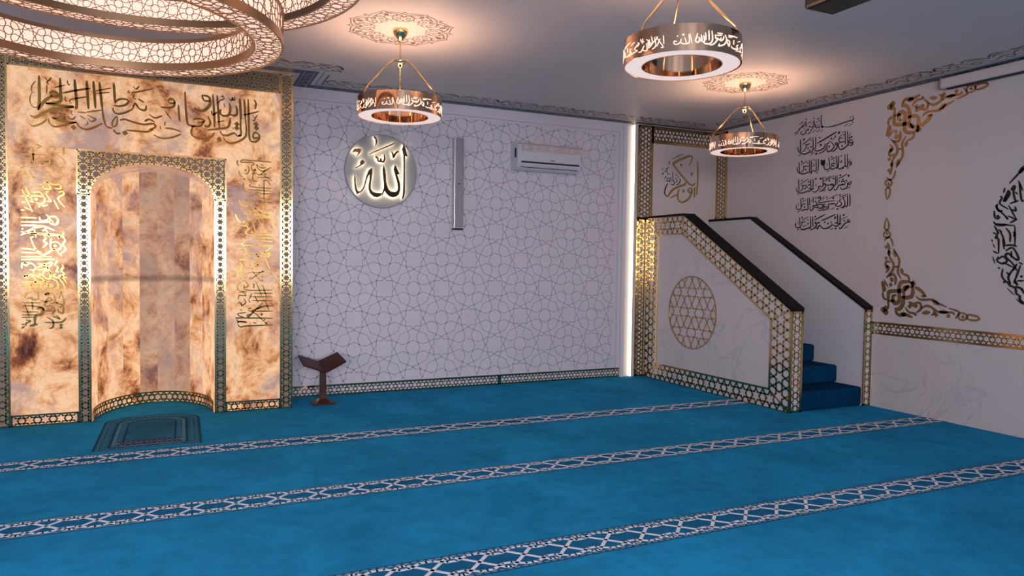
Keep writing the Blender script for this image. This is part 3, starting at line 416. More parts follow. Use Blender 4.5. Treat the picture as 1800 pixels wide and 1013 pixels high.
'corner':'15 2537 1870 2519 1777 2557 1759 2567 1808 2537 1870;15 2557 1759 2515 1722 2522 1689 2566 1682 2583 1720 2544 1759;20 2548 1721;15 2518 1650 2566 1682 2603 1654 2620 1593;18 2555 1633 2575 1588 2578 1512;33 2574 1556 2582 1501;20 2578 1512 2598 1468 2630 1424 2626 1369 2591 1320 2555 1286;24 2547 1589;24 2548 1479;18 2599 1435 2556 1446 2545 1412 2583 1380 2547 1335;31 2563 1413 2559 1368;31 2631 1555 2651 1490;18 2624 1571 2688 1468 2685 1392 2681 1338 2718 1279;15 2637 1391 2685 1397;30 2715 1382 2728 1328;18 2728 1328 2788 1308 2801 1255;35 2604 1292 2630 1249;21 2579 1303 2633 1320 2659 1283 2655 1217;26 2607 1221;17 2531 1268 2583 1193;31 2513 1251 2534 1191 2542 1147;19 2523 1146 2532 1091 2569 1071;28 2853 1245 2772 1254 2714 1241 2698 1186 2702 1067 2649 1043 2635 1107 2671 1120;28 2836 1245 2840 1139 2801 1105 2719 1106;28 2591 984 2586 1116 2609 1155 2740 1166 2762 1200 2843 1208;28 2752 1156 2744 1048 2711 992 2657 988;24 2588 1061 2661 1065;30 2758 1167 2796 1222;44 2531 997 2537 942;44 2537 947 2592 946;44 2542 975 2584 995;36 2840 1237;24 2664 978 2701 931 2784 937 2848 915;37 2724 949 2784 937;16 2769 1012 2806 966 2875 955 2870 933;27 2860 1209 2923 1174 2970 1124;18 2925 1122 2981 1124;18 2874 1124 2926 1090 3036 1096 3102 1063 3177 1037;31 3037 1086 3102 1053;28 2802 1062 2861 1033 2895 1025;19 2860 1055 2916 1058 2929 1006 2886 966;19 2929 1006 2984 1036 3050 1014 3062 973 3031 950;31 2942 965 3019 981;16 3061 1015 3105 987 3230 990 3242 966;29 3105 992 3189 987;25 3079 959;24 3195 957;26 2815 1020;15 3193 1028 3271 1008 3292 989 3258 937;15 3292 989 3342 988 3363 960 3334 933 3293 939 3292 989;18 3325 960;15 3363 960 3382 981 3450 971 3466 948 3423 935 3373 941 3363 960',
'ring':'13 3674 2102 3784 2221;13 3743 2190 3784 2238;13 3641 2070 3631 2028;18 3670 2049 3639 1956 3677 2013 3670 2043;14 3703 2082 3720 2074 3710 2028 3724 1968 3736 1943;14 3703 2076 3693 2041;14 3746 2119 3782 2033;14 3752 2107 3774 1964 3794 1951;14 3722 2027 3745 2007;14 3603 2001 3620 1987 3605 1940 3676 1888;15 3570 1930 3595 1880 3630 1878;14 3587 1941 3583 1905 3643 1842 3673 1804 3661 1829;15 3560 1883 3568 1827 3592 1814 3609 1831;17 3591 1835;14 3674 1923 3741 1801;14 3685 1935 3752 1954;14 3699 1886 3733 1872 3726 1908;15 3557 1792 3588 1760 3669 1756;14 3570 1773 3732 1748;14 3747 1801 3691 1773;14 3672 1834 3747 1795;15 3565 1755 3584 1724 3602 1687 3590 1699;14 3659 1733 3695 1684 3697 1612;14 3613 1710 3638 1662 3658 1589;15 3555 1700 3591 1675 3580 1651 3604 1638 3609 1517;15 3601 1723 3631 1698;14 3717 1695 3734 1683 3724 1659;14 3658 1583 3709 1588 3755 1576;14 3639 1637 3654 1553;14 3732 1742 3738 1588;10 3545 1640 3558 1615;10 3558 1603 3578 1566;15 3561 1542 3603 1517;17 3666 1541 3722 1564 3769 1481 3748 1469 3689 1517 3667 1493 3726 1433 3762 1374;14 3711 1540 3713 1481;15 3610 1493 3599 1456 3647 1433 3680 1457 3644 1493 3610 1469;14 3646 1445 3739 1398;10 3562 1493 3582 1432;16 3607 1402 3625 1390;16 3648 1390 3645 1324 3687 1277 3710 1266 3696 1325 3739 1398;16 3678 1361 3707 1337;15 3788 1422 3743 1279;15 3738 1279 3760 1273 3742 1302;15 3729 1374 3760 1433;10 3688 1229 3747 1172;17 3699 1253 3751 1231 3764 1184 3786 1174;13 3771 1445 3805 1428;13 3765 1291 3818 1293;16 3664 1279;15 3766 1262;15 3797 1328;17 3750 1243 3790 1233 3813 1210;17 3792 1174 3793 1138 3825 1111;16 3803 1233 3822 1187',
'pA':'6 -93 3 -90 -39;6 -133 4 -94 -49 -105 -53;6 -110 -10 -126 -44;6 -122 2 -133 -14;6 -141 2 -132 -39 -153 -54;6 -158 9 -149 -29;6 -171 -3 -166 -33 -137 -13;6 -189 1 -157 -27 -170 -43;6 -179 -12 -174 -46;6 -188 -18 -183 -52 -201 -51 -216 -41;6 -213 10 -212 -16;6 -222 -6 -203 -7;6 -202 -26 -221 -51 -242 -50;6 -249 0 -238 -10 -254 -21;6 -228 10 -222 -3;6 -243 -9 -272 -27 -248 -41;6 -248 -41 -278 -44 -330 -50;6 -273 7 -307 -3',
'pB':'6 37 1 49 -45;6 32 -2 35 -38 24 -45 13 -16;6 13 -16 21 -45 0 -44 -7 -36 -4 -22;6 -7 -36 -21 -46 -39 -43 -36 -30 -25 -35;6 -26 -10 -19 -7;6 -1 -4 9 -1 6 -8',
'pC':'8 -10 6 -16 -15 -20 -30 -6 -36 1 -18 -9 -12;8 8 0 12 -28 1 -25;8 20 -3 26 -27 15 -35;8 29 12 34 -23;8 47 23 50 -25;8 64 22 68 -20 54 -39 29 -41 22 -31;8 83 6 87 -12 98 -10 90 -25 72 -41 54 -46;8 98 -10 117 -19 132 -10 136 5;8 117 -17 117 -4;8 94 14 128 15;8 90 3 124 7;8 144 13 156 -10 140 -33 106 -45 109 -34;8 156 -13 174 -36 178 -14 161 -9;8 169 14 250 19;8 169 6 200 11;8 214 0 214 -22;8 191 -33 210 -41 261 -33 245 -24 261 -13',
}

# ------------------------------------------------------------------ the room
X0, Y0 = ROOM['x0'], ROOM['y0']
PERIOD = 0.228                                # carpet braid
def floor():
    mb = MB(); mb.box(X0, 0, Y0, 0.3, -0.12, 0, 0)
    z = 0.0012
    def rect(x0, x1, y0, y1, zz, mi): mb.add([(x0, y0, zz), (x1, y0, zz), (x1, y1, zz), (x0, y1, zz)], [(0, 1, 2, 3)], mi)
    for row, (yc, ph) in enumerate(((-1.78, 0.0), (-3.09, 0.06), (-4.365, 0.118), (-5.65, 0.0), (-6.94, 0.1), (-8.23, 0.0))):
        hb = 0.128; h = 0.094
        xe = -1.09 if row == 0 else -0.002
        rect(X0 + .01, xe, yc - hb, yc + hb, z, 1)
        for sg in (1, -1):
            rect(X0 + .01, xe, yc + sg * 0.116 - 0.0085, yc + sg * 0.116 + 0.0085, z + .0006, 3)
            rect(X0 + .01, xe, yc + sg * 0.1255 - 0.0022, yc + sg * 0.1255 + 0.0022, z + .0012, 4)
        if row > 3: continue
        n0 = int((-9.2) / PERIOD); segs = []
        for k in range(n0, 1):
            t0 = k * PERIOD + ph - 0.02; P = PERIOD; up = 1 if k % 2 == 0 else -1
            for sg in (1, -1):                # edge strands weave along each side
                pts = [(-.5, 1), (-.36, 1), (-.1, .60), (.1, .60), (.36, 1), (.5, 1)]
                for a, b in zip(pts, pts[1:]): segs.append(((t0 + a[0] * P, yc + sg * a[1] * h), (t0 + b[0] * P, yc + sg * b[1] * h)))
                u_ = sg * up                  # crossing strands zigzag from side to side
                pts = [(0, u_), (.09, u_), (.91, -u_), (1, -u_)]
                for a, b in zip(pts, pts[1:]): segs.append(((t0 + a[0] * P, yc + a[1] * h), (t0 + b[0] * P, yc + b[1] * h)))
            if row in (2, 3):
                for q in range(6):
                    for sg in (1, -1):
                        xx = t0 + (q / 6 - .5) * P; yy = yc + sg * 0.116
                        rect(xx, xx + .015, yy - .004, yy + .004, z + .0012, 4)
        segs = clip(segs, lambda u, v: X0 < u < xe - .004, 8)
        mb.bars(segs, 0.0185, lambda u, v, n: (u, v, z + .0008 + n), 0.0008, 2)
    o = mb.build('floor', ['carpet', 'carpet_band', 'carpet_white', 'carpet_edge', 'carpet_dark'], kind='structure')
floor()

def ceiling():
    mb = MB(); mb.box(X0, 0.15, Y0, 0.15, H, H + .12, 0)
    # stencilled border: dark key band, white gap, arabesque scrolls (1 navy, 2 grey, 3 brown)
    e = 0.0012
    def rect(x0, x1, y0, y1, zz, mi): mb.add([(x0, y0, H - zz), (x0, y1, H - zz), (x1, y1, H - zz), (x1, y0, H - zz)], [(0, 1, 2, 3)], mi)
    PX, PXi, PY, PYi = -5.285, -5.135, -0.535, -0.665       # border steps out around the mihrab
    rect(PXi, -0.002, -0.135, -0.002, e, 1); rect(PX, PXi, PYi, -0.002, e, 1); rect(-7.85, PX, PYi, PY, e, 1); rect(-7.85, -7.70, PYi, -.002, e, 1); rect(X0, -7.85, -.135, -.002, e, 1)
    rect(-0.135, -0.002, Y0, -0.135, e, 1)
    def line(a, b, w_, mi=2):
        mb.bars([(a, b)], w_, lambda u, v, n: (u, v, H - e * 1.6 - n), .0006, mi)
    # thin edging lines beside the band
    for (a, b) in (((PXi + .045, -.18), (-.18, -.18)), ((PXi + .045, -.18), (PXi + .045, PYi - .04)), ((-7.9, PYi - .045), (PXi, PYi - .045)), ((-.18, -.18), (-.18, Y0))):
        line(a, b, .010)
    line((PXi + .10, -.20), (PXi + .10, -.60), .012, 1)
    # grey key motif inside the band
    def key(fr, a0, a1, flip=1):
        k = a0
        while k < a1 - .1:
            P = [[(k, .03), (k + .06, .03), (k + .075, .067), (k + .115, .067), (k + .13, .10), (k + .19, .10)], [(k + .03, .10), (k + .065, .085)], [(k + .13, .05), (k + .165, .03)]]
            for st in P:
                mb.bars(list(zip([fr(*p) for p in st], [fr(*p) for p in st][1:])), .011, lambda u, v, n: (u, v, H - e * 1.6 - n), .0006, 2)
            k += .27
    key(lambda a, d: (a, -d), PXi + .02, -.15); key(lambda a, d: (-d, a), -6.5, -.2); key(lambda a, d: (a, PYi + .13 - d), -7.8, PX)
    for xx in (PX + .03, PXi - .03): line((xx, -.02), (xx, PYi + .03), .010)
    for yy in (-.08, -.22, -.36, -.5):
        P = [(PX + .03, yy), (PX + .06, yy), (PX + .075, yy - .06), (PX + .115, yy - .06)]
        for a, b in zip(P, P[1:]): line(a, b, .012)
    # arabesque scrolls, repeat length .46, from .20 to .42 off the wall
    SCR = [(.010, [(0, .21), (.05, .26), (.12, .30), (.17, .26), (.14, .22), (.10, .24), (.115, .265)]), (.011, [(.17, .26), (.21, .33), (.28, .36), (.33, .31), (.29, .27), (.26, .30), (.275, .32)]),
           (.015, [(.04, .33), (.09, .37), (.15, .36)]), (.012, [(.0, .30), (.03, .36), (.09, .42), (.16, .40), (.20, .35)]), (.018, [(.22, .42), (.27, .40), (.33, .415)]),
           (.010, [(.20, .21), (.27, .235), (.34, .21), (.38, .25), (.35, .28)]), (.012, [(.33, .31), (.38, .38), (.44, .35), (.42, .30), (.385, .32)]), (.015, [(.38, .22), (.42, .25), (.46, .21)]), (.011, [(.36, .42), (.41, .40), (.46, .30)])]
    def scroll(fr, L0, flip):
        for w_, P in SCR:
            mb.stroke([fr(L0 + (a if flip else .46 - a), d) for a, d in P], w_ * 1.6, lambda u, v, n: (u, v, H - e - n), .0006, 3, mod=.3, taper=.3)
    n = 10; st = (5.03 - .44) / n
    for k in range(n): scroll(lambda a, d: (-.44 - a, -d), k * st, k % 2)
    for k in range(12): scroll(lambda a, d: (-d, -.44 - a), k * .46, k % 2)
    for k in range(4): scroll(lambda a, d: (-5.0 - a, PYi + .135 - d), k * .46 - .05, k % 2)
    mb.build('ceiling', ['ceil', 'navy', 'greyline', 'decal_brown'], kind='structure')
ceiling()

def wall_back():
    mb = MB()
    mb.box(X0, -7.2, 0, 0.15, 0, H); mb.box(-5.75, 0.15, 0, 0.15, 0, H); mb.box(-7.2, -5.75, 0, 0.15, 2.6, H)
    # painted star pattern inside a thin frame line
    u = 0.3175; ox, oz = -4.346, 1.093
    x0, x1, z0, z1 = -5.30, -1.457, 0.118, 2.985
    segs = [((ox + a[0] * u, oz + a[1] * u), (ox + b[0] * u, oz + b[1] * u)) for a, b in rosette_grid(-4, 10, -5, 7)]
    segs = [s for s in segs if max(s[0][0], s[1][0]) > x0 and min(s[0][0], s[1][0]) < x1]
    segs = clip(segs, in_rect(x0, x1 - .045, z0, z1 - .03), 8)
    mb.bars(segs, 0.0105, on_y(0), 0.0008, 1)
    mb.bars([((x0, z1), (x1, z1)), ((x1, z1), (x1, z0))], 0.0105, on_y(0), 0.0008, 1)
    mb.build('wall_back', ['wall', 'wall_line'], kind='structure')
wall_back()
mb = MB(); mb.box(0, 0.15, Y0, 0, 0, H); mb.build('wall_right', 'wall_r', kind='structure')
# marble dado on the right wall
mb = MB(); mb.box(-0.008, 0, Y0, -2.42, 0, 0.722); mb.build('trim_1', 'marble', kind='structure')
# rear and left walls with their windows
def holed_wall(name, along, wins, lo, hi, place):
    mb = MB(); xs = [lo]
    for c, wd in wins: xs += [c - wd / 2, c + wd / 2]
    xs.append(hi)
    for i in range(0, len(xs), 2): place(mb, xs[i], xs[i + 1], 0, H)
    for i in range(1, len(xs) - 1, 2): place(mb, xs[i], xs[i + 1], 0, SILL); place(mb, xs[i], xs[i + 1], HEAD, H)
    mb.build(name, 'wall_r', kind='structure')
holed_wall('wall_front', 'x', REAR_WINDOWS, X0, 0, lambda mb, a, b, z0, z1: mb.box(a, b, Y0 - .15, Y0, z0, z1))
holed_wall('wall_left', 'y', LEFT_WINDOWS, Y0, 0.15, lambda mb, a, b, z0, z1: mb.box(X0 - .15, X0, a, b, z0, z1))
k = 0
for wins, fr in ((REAR_WINDOWS, lambda a, d, z: (a, Y0 - .09 + d, z)), (LEFT_WINDOWS, lambda a, d, z: (X0 - .09 + d, a, z))):
    for c, wd in wins:
        k += 1; a, b = c - wd / 2, c + wd / 2; mb = MB()
        def bx(a0, a1, z0, z1):
            p, q = fr(a0, 0, z0), fr(a1, .06, z1); mb.box(min(p[0], q[0]), max(p[0], q[0]), min(p[1], q[1]), max(p[1], q[1]), z0, z1)
        bx(a, a + .06, SILL, HEAD); bx(b - .06, b, SILL, HEAD); bx(a, b, SILL, SILL + .06); bx(a, b, HEAD - .06, HEAD); bx(c - .03, c + .03, SILL, HEAD)
        wn = mb.build('window_%d' % k, 'white', kind='structure')
        mb = MB(); p, q = fr(a + .06, .027, 0), fr(b - .06, .033, 0)
        mb.box(min(p[0], q[0]), max(p[0], q[0]), min(p[1], q[1]), max(p[1], q[1]), SILL + .06, HEAD - .06); mb.build('window_pane', 'glass', wn)

# gold lattice strips
def lat_rect(mb, u0, u1, v0, v1, Lc, fr, bw, org=None, ang=0.0, edge=None, h=0.005, mi=0, b=0.235):
    e = edge or bw * 1.3
    org = org or ((u0 + u1) / 2, (v0 + v1) / 2)
    mb.bars(lattice(in_rect(u0, u1, v0, v1), (u0, u1, v0, v1), Lc, org, ang, b), bw, fr, h, mi)
    for a, c in (((u0, v0), (u1, v0)), ((u1, v0), (u1, v1)), ((u1, v1), (u0, v1)), ((u0, v1), (u0, v0))):
        mb.bars([(a, c)], e * 2, fr, h * 1.1, mi)
V90 = PI / 2
mb = MB(); lat_rect(mb, -5.335, -3.02, 0.007, 0.103, 0.0855, on_y(0), 0.0078); lat_rect(mb, -3.00, -1.405, 0.007, 0.103, 0.0855, on_y(0), 0.0078)
mb.build('baseboard_back', 'gold', kind='structure')
mb = MB(); lat_rect(mb, 2.425, 7.0, 0.731, 0.836, 0.098, on_x(0), 0.0085)
mb.build('trim_2', 'gold', kind='structure')

# ------------------------------------------------------------------ mihrab (prayer niche in a back-lit onyx front)
MXL, MXR, MY = -7.645, -5.345, -0.485
NXL, NXR, NZ = -6.97, -6.014, 1.91
NC, NA, NB = (NXL + NXR) / 2, (NXR - NXL) / 2, 0.28
def arch(x):
    t = min(1, abs((x - NC) / NA)); return NZ + NB * (1 - t ** 2.3) ** (1 / 2.0)
mih = thing('mihrab', 'glowing back-lit onyx prayer niche with gold lattice borders and gold calligraphy', 'prayer niche', ((MXL + MXR) / 2, MY, 0))
MT = 3.09
mb = MB()
mb.box(MXL, NXL - .02, MY + .012, 0, 0, MT); mb.box(NXR + .02, MXR, MY + .012, 0, 0, MT); mb.box(NXL - .02, NXR + .02, MY + .012, 0, NZ + NB + .03, MT)
mb.build('carcass', 'white', mih)
fr_m = on_y(MY)
def slab(pts, name, mt, lab=None):
    mb = MB(); mb.prism([(u, MY, v) for u, v in pts], (0, .012, 0)); o = mb.build(name, mt, mih)
    if lab: o['label'] = lab
NFL, NFR, NFT = -7.062, -5.921, 2.272        # outer edge of the niche frame
slab([(MXL, 0), (NXL, 0), (NXL, NZ), (NFL, NZ), (NFL, NFT), (MXL, NFT)], 'onyx_panel', 'onyx')
slab([(NXR, 0), (MXR, 0), (MXR, NFT), (NFR, NFT), (NFR, NZ), (NXR, NZ)], 'onyx_panel', 'onyx')
slab([(MXL, NFT), (MXR, NFT), (MXR, MT), (MXL, MT)], 'onyx_panel', 'onyx')
AR = [(NXL + (NXR - NXL) * (0.5 - 0.5 * math.cos(PI * i / 28))) for i in range(29)]
slab([(NFL, NZ), (NXL, NZ)] + [(x, arch(x)) for x in AR[1:-1]] + [(NXR, NZ), (NFR, NZ), (NFR, NFT), (NFL, NFT)], 'arch_panel', 'onyx')
# niche: ten flat stone strips around a half ellipse, and the arched soffit
DEP = 0.71; NFAC = 10
def nich(a): return (NC - NA * math.cos(a), MY + DEP * math.sin(a))
angs = [PI * i / NFAC for i in range(NFAC + 1)]
for i in range(NFAC):
    (xa, ya), (xb, yb) = nich(angs[i]), nich(angs[i + 1])
    xs = [xa + (xb - xa) * q / 6 for q in range(7)]; ys = [ya + (yb - ya) * q / 6 for q in range(7)]
    mb = MB(); base = [(xa, ya, 0), (xb, yb, 0)] + [(xs[q], ys[q], arch(xs[q])) for q in range(6, -1, -1)]
    nrm = Vector((yb - ya, -(xb - xa), 0)).normalized() * -0.015
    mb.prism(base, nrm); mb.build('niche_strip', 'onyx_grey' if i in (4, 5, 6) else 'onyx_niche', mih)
mb = MB(); vs = []; fs = []
for i, x in enumerate(AR):
    yb = MY + DEP * math.sqrt(max(0, 1 - ((x - NC) / NA) ** 2)); vs += [(x, MY, arch(x)), (x, yb + .02, arch(x)), (x, MY, arch(x) + .015), (x, yb + .02, arch(x) + .015)]
for i in range(len(AR) - 1):
    q = 4 * i; fs += [(q, q + 4, q + 5, q + 1), (q + 2, q + 3, q + 7, q + 6), (q, q + 2, q + 6, q + 4), (q + 1, q + 5, q + 7, q + 3)]
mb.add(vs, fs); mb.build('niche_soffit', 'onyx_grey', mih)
# gold lattice borders over unlit stone
def trim(name, u0, u1, v0, v1, Lc, ang, back=True, org=None):
    mb = MB()
    if back: mb.box(u0, u1, MY - .002, MY, v0, v1, 1)
    lat_rect(mb, u0 + .006, u1 - .006, v0 + .006, v1 - .006, Lc, on_y(MY - .002), 0.0108, org, ang, 0.007)
    mb.build(name, ['gold', 'plain'], mih)
trim('border_strip', MXL, -7.536, 0, 3.085, 0.1085, V90); trim('border_strip', -5.455, MXR, 0, 3.085, 0.1085, V90)
trim('border_strip', -7.536, -5.455, 2.905, 3.085, 0.125, 0)
trim('niche_border', NFL, NXL, 0, NZ, 0.1085, V90); trim('niche_border', NXR, NFR, 0, NZ, 0.1085, V90)
trim('base_strip', -7.536, NFL, 0, 0.095, 0.1085, 0, False); trim('base_strip', NFR, -5.455, 0, 0.095, 0.1085, 0, False)
mb = MB()
sp = [(NFL, NZ), (NXL, NZ)] + [(x, arch(x)) for x in AR[1:-1]] + [(NXR, NZ), (NFR, NZ), (NFR, NFT), (NFL, NFT)]
mb.fill(sp, on_y(MY), .002, 1)
mb.bars(lattice(in_poly(sp), (NFL, NFR, NZ, NFT), 0.1085, (NFL + .046, NZ), V90, n=12), 0.0108, on_y(MY - .002), .005)
mb.bars(edge_loop(sp), 0.014, on_y(MY - .002), .0055)
mb.build('arch_border', ['gold', 'plain'], mih)
mb = MB()                                      # lattice skirting that follows the niche curve
Ls = [0]; pts = [nich(PI * i / 60) for i in range(61)]
for a, b_ in zip(pts, pts[1:]): Ls.append(Ls[-1] + math.hypot(b_[0] - a[0], b_[1] - a[1]))
def fr_n(u, v, n):
    u = max(0, min(Ls[-1] - 1e-6, u)); i = next(q for q in range(60) if Ls[q + 1] >= u); t = (u - Ls[i]) / (Ls[i + 1] - Ls[i])
    (xa, ya), (xb, yb) = pts[i], pts[i + 1]; d = Vector((yb - ya, -(xb - xa), 0)).normalized()
    return (xa + (xb - xa) * t + d.x * (n + .011), ya + (yb - ya) * t + d.y * (n + .011), v)
mb.bars(lattice(in_rect(0.02, Ls[-1] - .02, .006, .105), (0, Ls[-1], 0, .11), .1085, (Ls[-1] / 2, .054)), .0125, fr_n, .005, sub=.02)
for v in (.006, .105): mb.bars([((.02, v), (Ls[-1] - .02, v))], .012, fr_n, .006, sub=.03)
mb.build('niche_skirting', 'gold', mih)
for key, nm, lab in (('qibla', 'calligraphy_band', 'wide gold calligraphy above the niche'), ('left', 'calligraphy_column', 'upright gold calligraphy left of the niche'), ('right', 'calligraphy_column', 'upright gold calligraphy right of the niche')):
    mb = MB()
    for wd, P in text(key): mb.stroke(P, wd * 1.25, on_y(MY), .004)
    mb.build(nm, 'dark_gold', mih)['label'] = lab

# ------------------------------------------------------------------ minbar (stepped pulpit) in the corner
BX0, BX1, BF, BB, BT = -1.085, -0.945, -2.41, -0.055, 1.945
mn = thing('minbar', 'white marble stepped pulpit with gold lattice edges, blue steps and black handrails', 'pulpit', (-0.54, -1.2, 0))
prof = [(BB, 0), (BF, 0), (BF, 0.965), (-0.80, BT), (BB, BT)]
def side(name, x0, x1, mt, lab=None):
    mb = MB(); mb.prism([(x0, y, z) for y, z in prof], (x1 - x0, 0, 0)); o = mb.build(name, mt, mn)
    if lab: o['label'] = lab
side('side_wall', BX0, BX1, 'marble'); side('side_wall', -0.10, -0.002, 'white')
def cap(x0, x1):
    mb = MB(); t = 0.028
    P = [(BB, BT), (-0.80, BT), (BF - .01, 0.96), (BF - .01, 0.96 + t * 1.25), (-0.792, BT + t), (BB, BT + t)]
    mb.prism([(x0, y, z) for y, z in P], (x1 - x0, 0, 0)); mb.build('handrail', 'black', mn, bev=.003)
cap(BX0 - .012, BX1 + .012); cap(-0.115, -0.002)
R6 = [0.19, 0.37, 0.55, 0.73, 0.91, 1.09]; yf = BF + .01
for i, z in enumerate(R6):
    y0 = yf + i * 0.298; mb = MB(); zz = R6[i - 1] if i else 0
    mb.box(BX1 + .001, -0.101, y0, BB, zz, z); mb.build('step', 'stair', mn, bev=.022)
# lattice frame on the outer side
inner = [(-0.318, 0.188), (-2.155, 0.188), (-2.155, 0.872), (-0.775, 1.742), (-0.318, 1.742)]
SF = on_x(BX0); pr = [(-y, z) for y, z in prof]; ir = [(-y, z) for y, z in inner]
pr[0] = (0.085, 0); pr[4] = (0.085, BT)
mb = MB()
for i in range(5):
    j = (i + 1) % 5; q = [pr[i], pr[j], ir[j], ir[i]]
    ang = math.atan2(pr[j][1] - pr[i][1], pr[j][0] - pr[i][0]); mid = ((pr[i][0] + pr[j][0] + ir[i][0] + ir[j][0]) / 4, (pr[i][1] + pr[j][1] + ir[i][1] + ir[j][1]) / 4)
    bb = (min(p[0] for p in q), max(p[0] for p in q), min(p[1] for p in q), max(p[1] for p in q))
    mb.bars(lattice(in_poly(q), bb, 0.185, mid, ang, n=12), 0.0175, SF, .006)
mb.bars(edge_loop(pr), .02, SF, .0065); mb.bars(edge_loop(ir), .02, SF, .0065); mb.bars(list(zip(pr, ir)), .012, SF, .0065)
mb.build('lattice_frame', 'gold', mn)
mb = MB(); dc, dr = (0.965, 0.851), 0.405      # round lattice rosette
mb.bars(lattice(lambda u, v: math.hypot(u - dc[0], v - dc[1]) < dr, (dc[0] - dr, dc[0] + dr, dc[1] - dr, dc[1] + dr), 0.262, dc, 0, b=.2, n=16), 0.0125, SF, .006)
mb.bars([((dc[0] + dr * math.cos(2 * PI * i / 72), dc[1] + dr * math.sin(2 * PI * i / 72)), (dc[0] + dr * math.cos(2 * PI * (i + 1) / 72), dc[1] + dr * math.sin(2 * PI * (i + 1) / 72))) for i in range(72)], .014, SF, .007)
mb.build('lattice_roundel', 'gold', mn)
for a, b_ in ((BX0 + .004, BX1 - .004), (-0.097, -0.006)):
    mb = MB(); lat_rect(mb, a, b_, 0.006, 0.955, 0.127, on_y(BF), 0.011, ang=V90); mb.build('post_lattice', 'gold', mn)

# alcove board behind the pulpit: carries the light strip on its left edge
AX = -1.262
mb = MB(); mb.box(AX, 0, -0.05, 0, 0, H); mb.build('trim_3', 'wall_r', kind='structure')
mb = MB(); lat_rect(mb, -1.205, -1.09, 0.006, 1.93, 0.105, on_y(-.05), 0.0125, ((-1.205 - 1.01) / 2, 1.93), V90)
lat_rect(mb, -1.205, -1.01, 1.95, 3.075, 0.105, on_y(-.05), 0.0125, ((-1.205 - 1.01) / 2, 1.95), V90); lat_rect(mb, -1.005, -0.012, 2.895, 3.075, 0.105, on_y(-.05), 0.0125)
mb.build('trim_4', 'gold', kind='structure')
mb = MB(); lat_rect(mb, 0.06, 0.245, 1.985, 3.075, 0.105, on_x(0), 0.0125, ang=V90); mb.build('trim_5', 'gold', kind='structure')
ab = thing('wall_calligraphy', 'gold and black Arabic name on the alcove wall above the pulpit landing', 'wall lettering', (-.6, -.05, 2.2))
mb = MB()
for wd, P in text('abug'): mb.stroke(P, wd, on_y(-.05), .008, mod=.4)
mb.build('large_letters', 'gold_relief', ab)
mb = MB()
for wd, P in text('abud')[5:]: mb.stroke(P, wd, on_y(-.05), .003, mod=.3)
mb.build('small_letters', 'black_vinyl', ab)
mb = MB()
for wd, P in text('abud')[:2]: mb.stroke(P, wd, on_y(-.05), .006, mod=.3)
mb.build('letter_tail', 'black_vinyl', ab)
mb = MB()
for wd, P in text('abud')[2:4]: mb.stroke(P, wd, on_y(-.05), .003, mod=.3)
mb.build('vowel_mark', 'black_vinyl', ab)
mb = MB()
for wd, P in text('abud')[4:5]: mb.stroke(P, wd, on_y(-.05), .003, mod=.3)
mb.build('vowel_mark', 'black_vinyl', ab)
# light strip: white channel between a lip and the board, LED tape on the board's edge
ls = thing('light_strip', 'tall glowing warm white LED strip, floor to ceiling, between patterned wall and pulpit', 'light', (-1.32, 0, 0))
mb = MB(); mb.box(-1.405, -1.355, -.026, 0, 0, 3.075); mb.build('frame_lip', 'white', ls)
mb = MB(); mb.box(-1.355, AX, -.006, 0, 0.0, 3.085); mb.build('channel', 'white', ls)
mb = MB(); mb.box(AX - .0025, AX - .0002, -.048, -.010, 0.004, 3.085); mb.build('led_tape', 'led', ls)

# ------------------------------------------------------------------ things on the back wall
sg = thing('wall_sign', 'round grey wall disc with back-lit bronze Arabic word glowing on it', 'sign', (-4.395, 0, 2.315))
mb = MB(); R = .381
mb.lathe([(0, 0), (R, 0), (R, .03), (R - .006, .036), (0, .036)], (0, 0, 0), 72)
mb.v = [(-4.395 + x, -z, 2.315 + y) for x, y, z in mb.v]
mb.build('disc', 'disc', sg, smooth=True)
mh = MB(); ml = MB(); fr_d = on_y(-.036)
for wd, P in text('allah'):
    if wd < 0:
        ml.fill(P, lambda u, v, n: fr_d(u, v, n + .024), .012)
        mh.fill(inset(P, .0045), lambda u, v, n: fr_d(u, v, n + .0222), .0015)
    else:
        ml.stroke(P, wd * 1.6, lambda u, v, n: fr_d(u, v, n + .024), .012); mh.stroke(P, wd, lambda u, v, n: fr_d(u, v, n + .0222), .0015)
lt = ml.build('letters', 'bronze_mirror', sg); mh.build('back_light', 'halo', lt)

sp_ = thing('column_speaker', 'slim grey column loudspeaker mounted upright on the patterned wall', 'speaker', (-3.55, 0, 2.24))
mb = MB(); mb.box(-3.607, -3.503, -.085, -.012, 1.748, 2.728); mb.build('housing', 'alu', sp_, bev=.006)
mb = MB(); mb.box(-3.596, -3.512, -.094, -.084, 1.768, 2.716); mb.build('grille', 'grille', sp_, bev=.003)
mb = MB(); mb.box(-3.607, -3.503, -.086, -.012, 1.735, 1.749); mb.build('end_cap', 'black_plastic', sp_)
mb = MB(); mb.box(-3.575, -3.535, -.013, 0, 2.0, 2.5); mb.build('bracket', 'alu', sp_)
mb = MB(); mb.box(-3.568, -3.542, -.0965, -.0935, 2.225, 2.235); mb.build('badge', 'black_plastic', sp_)

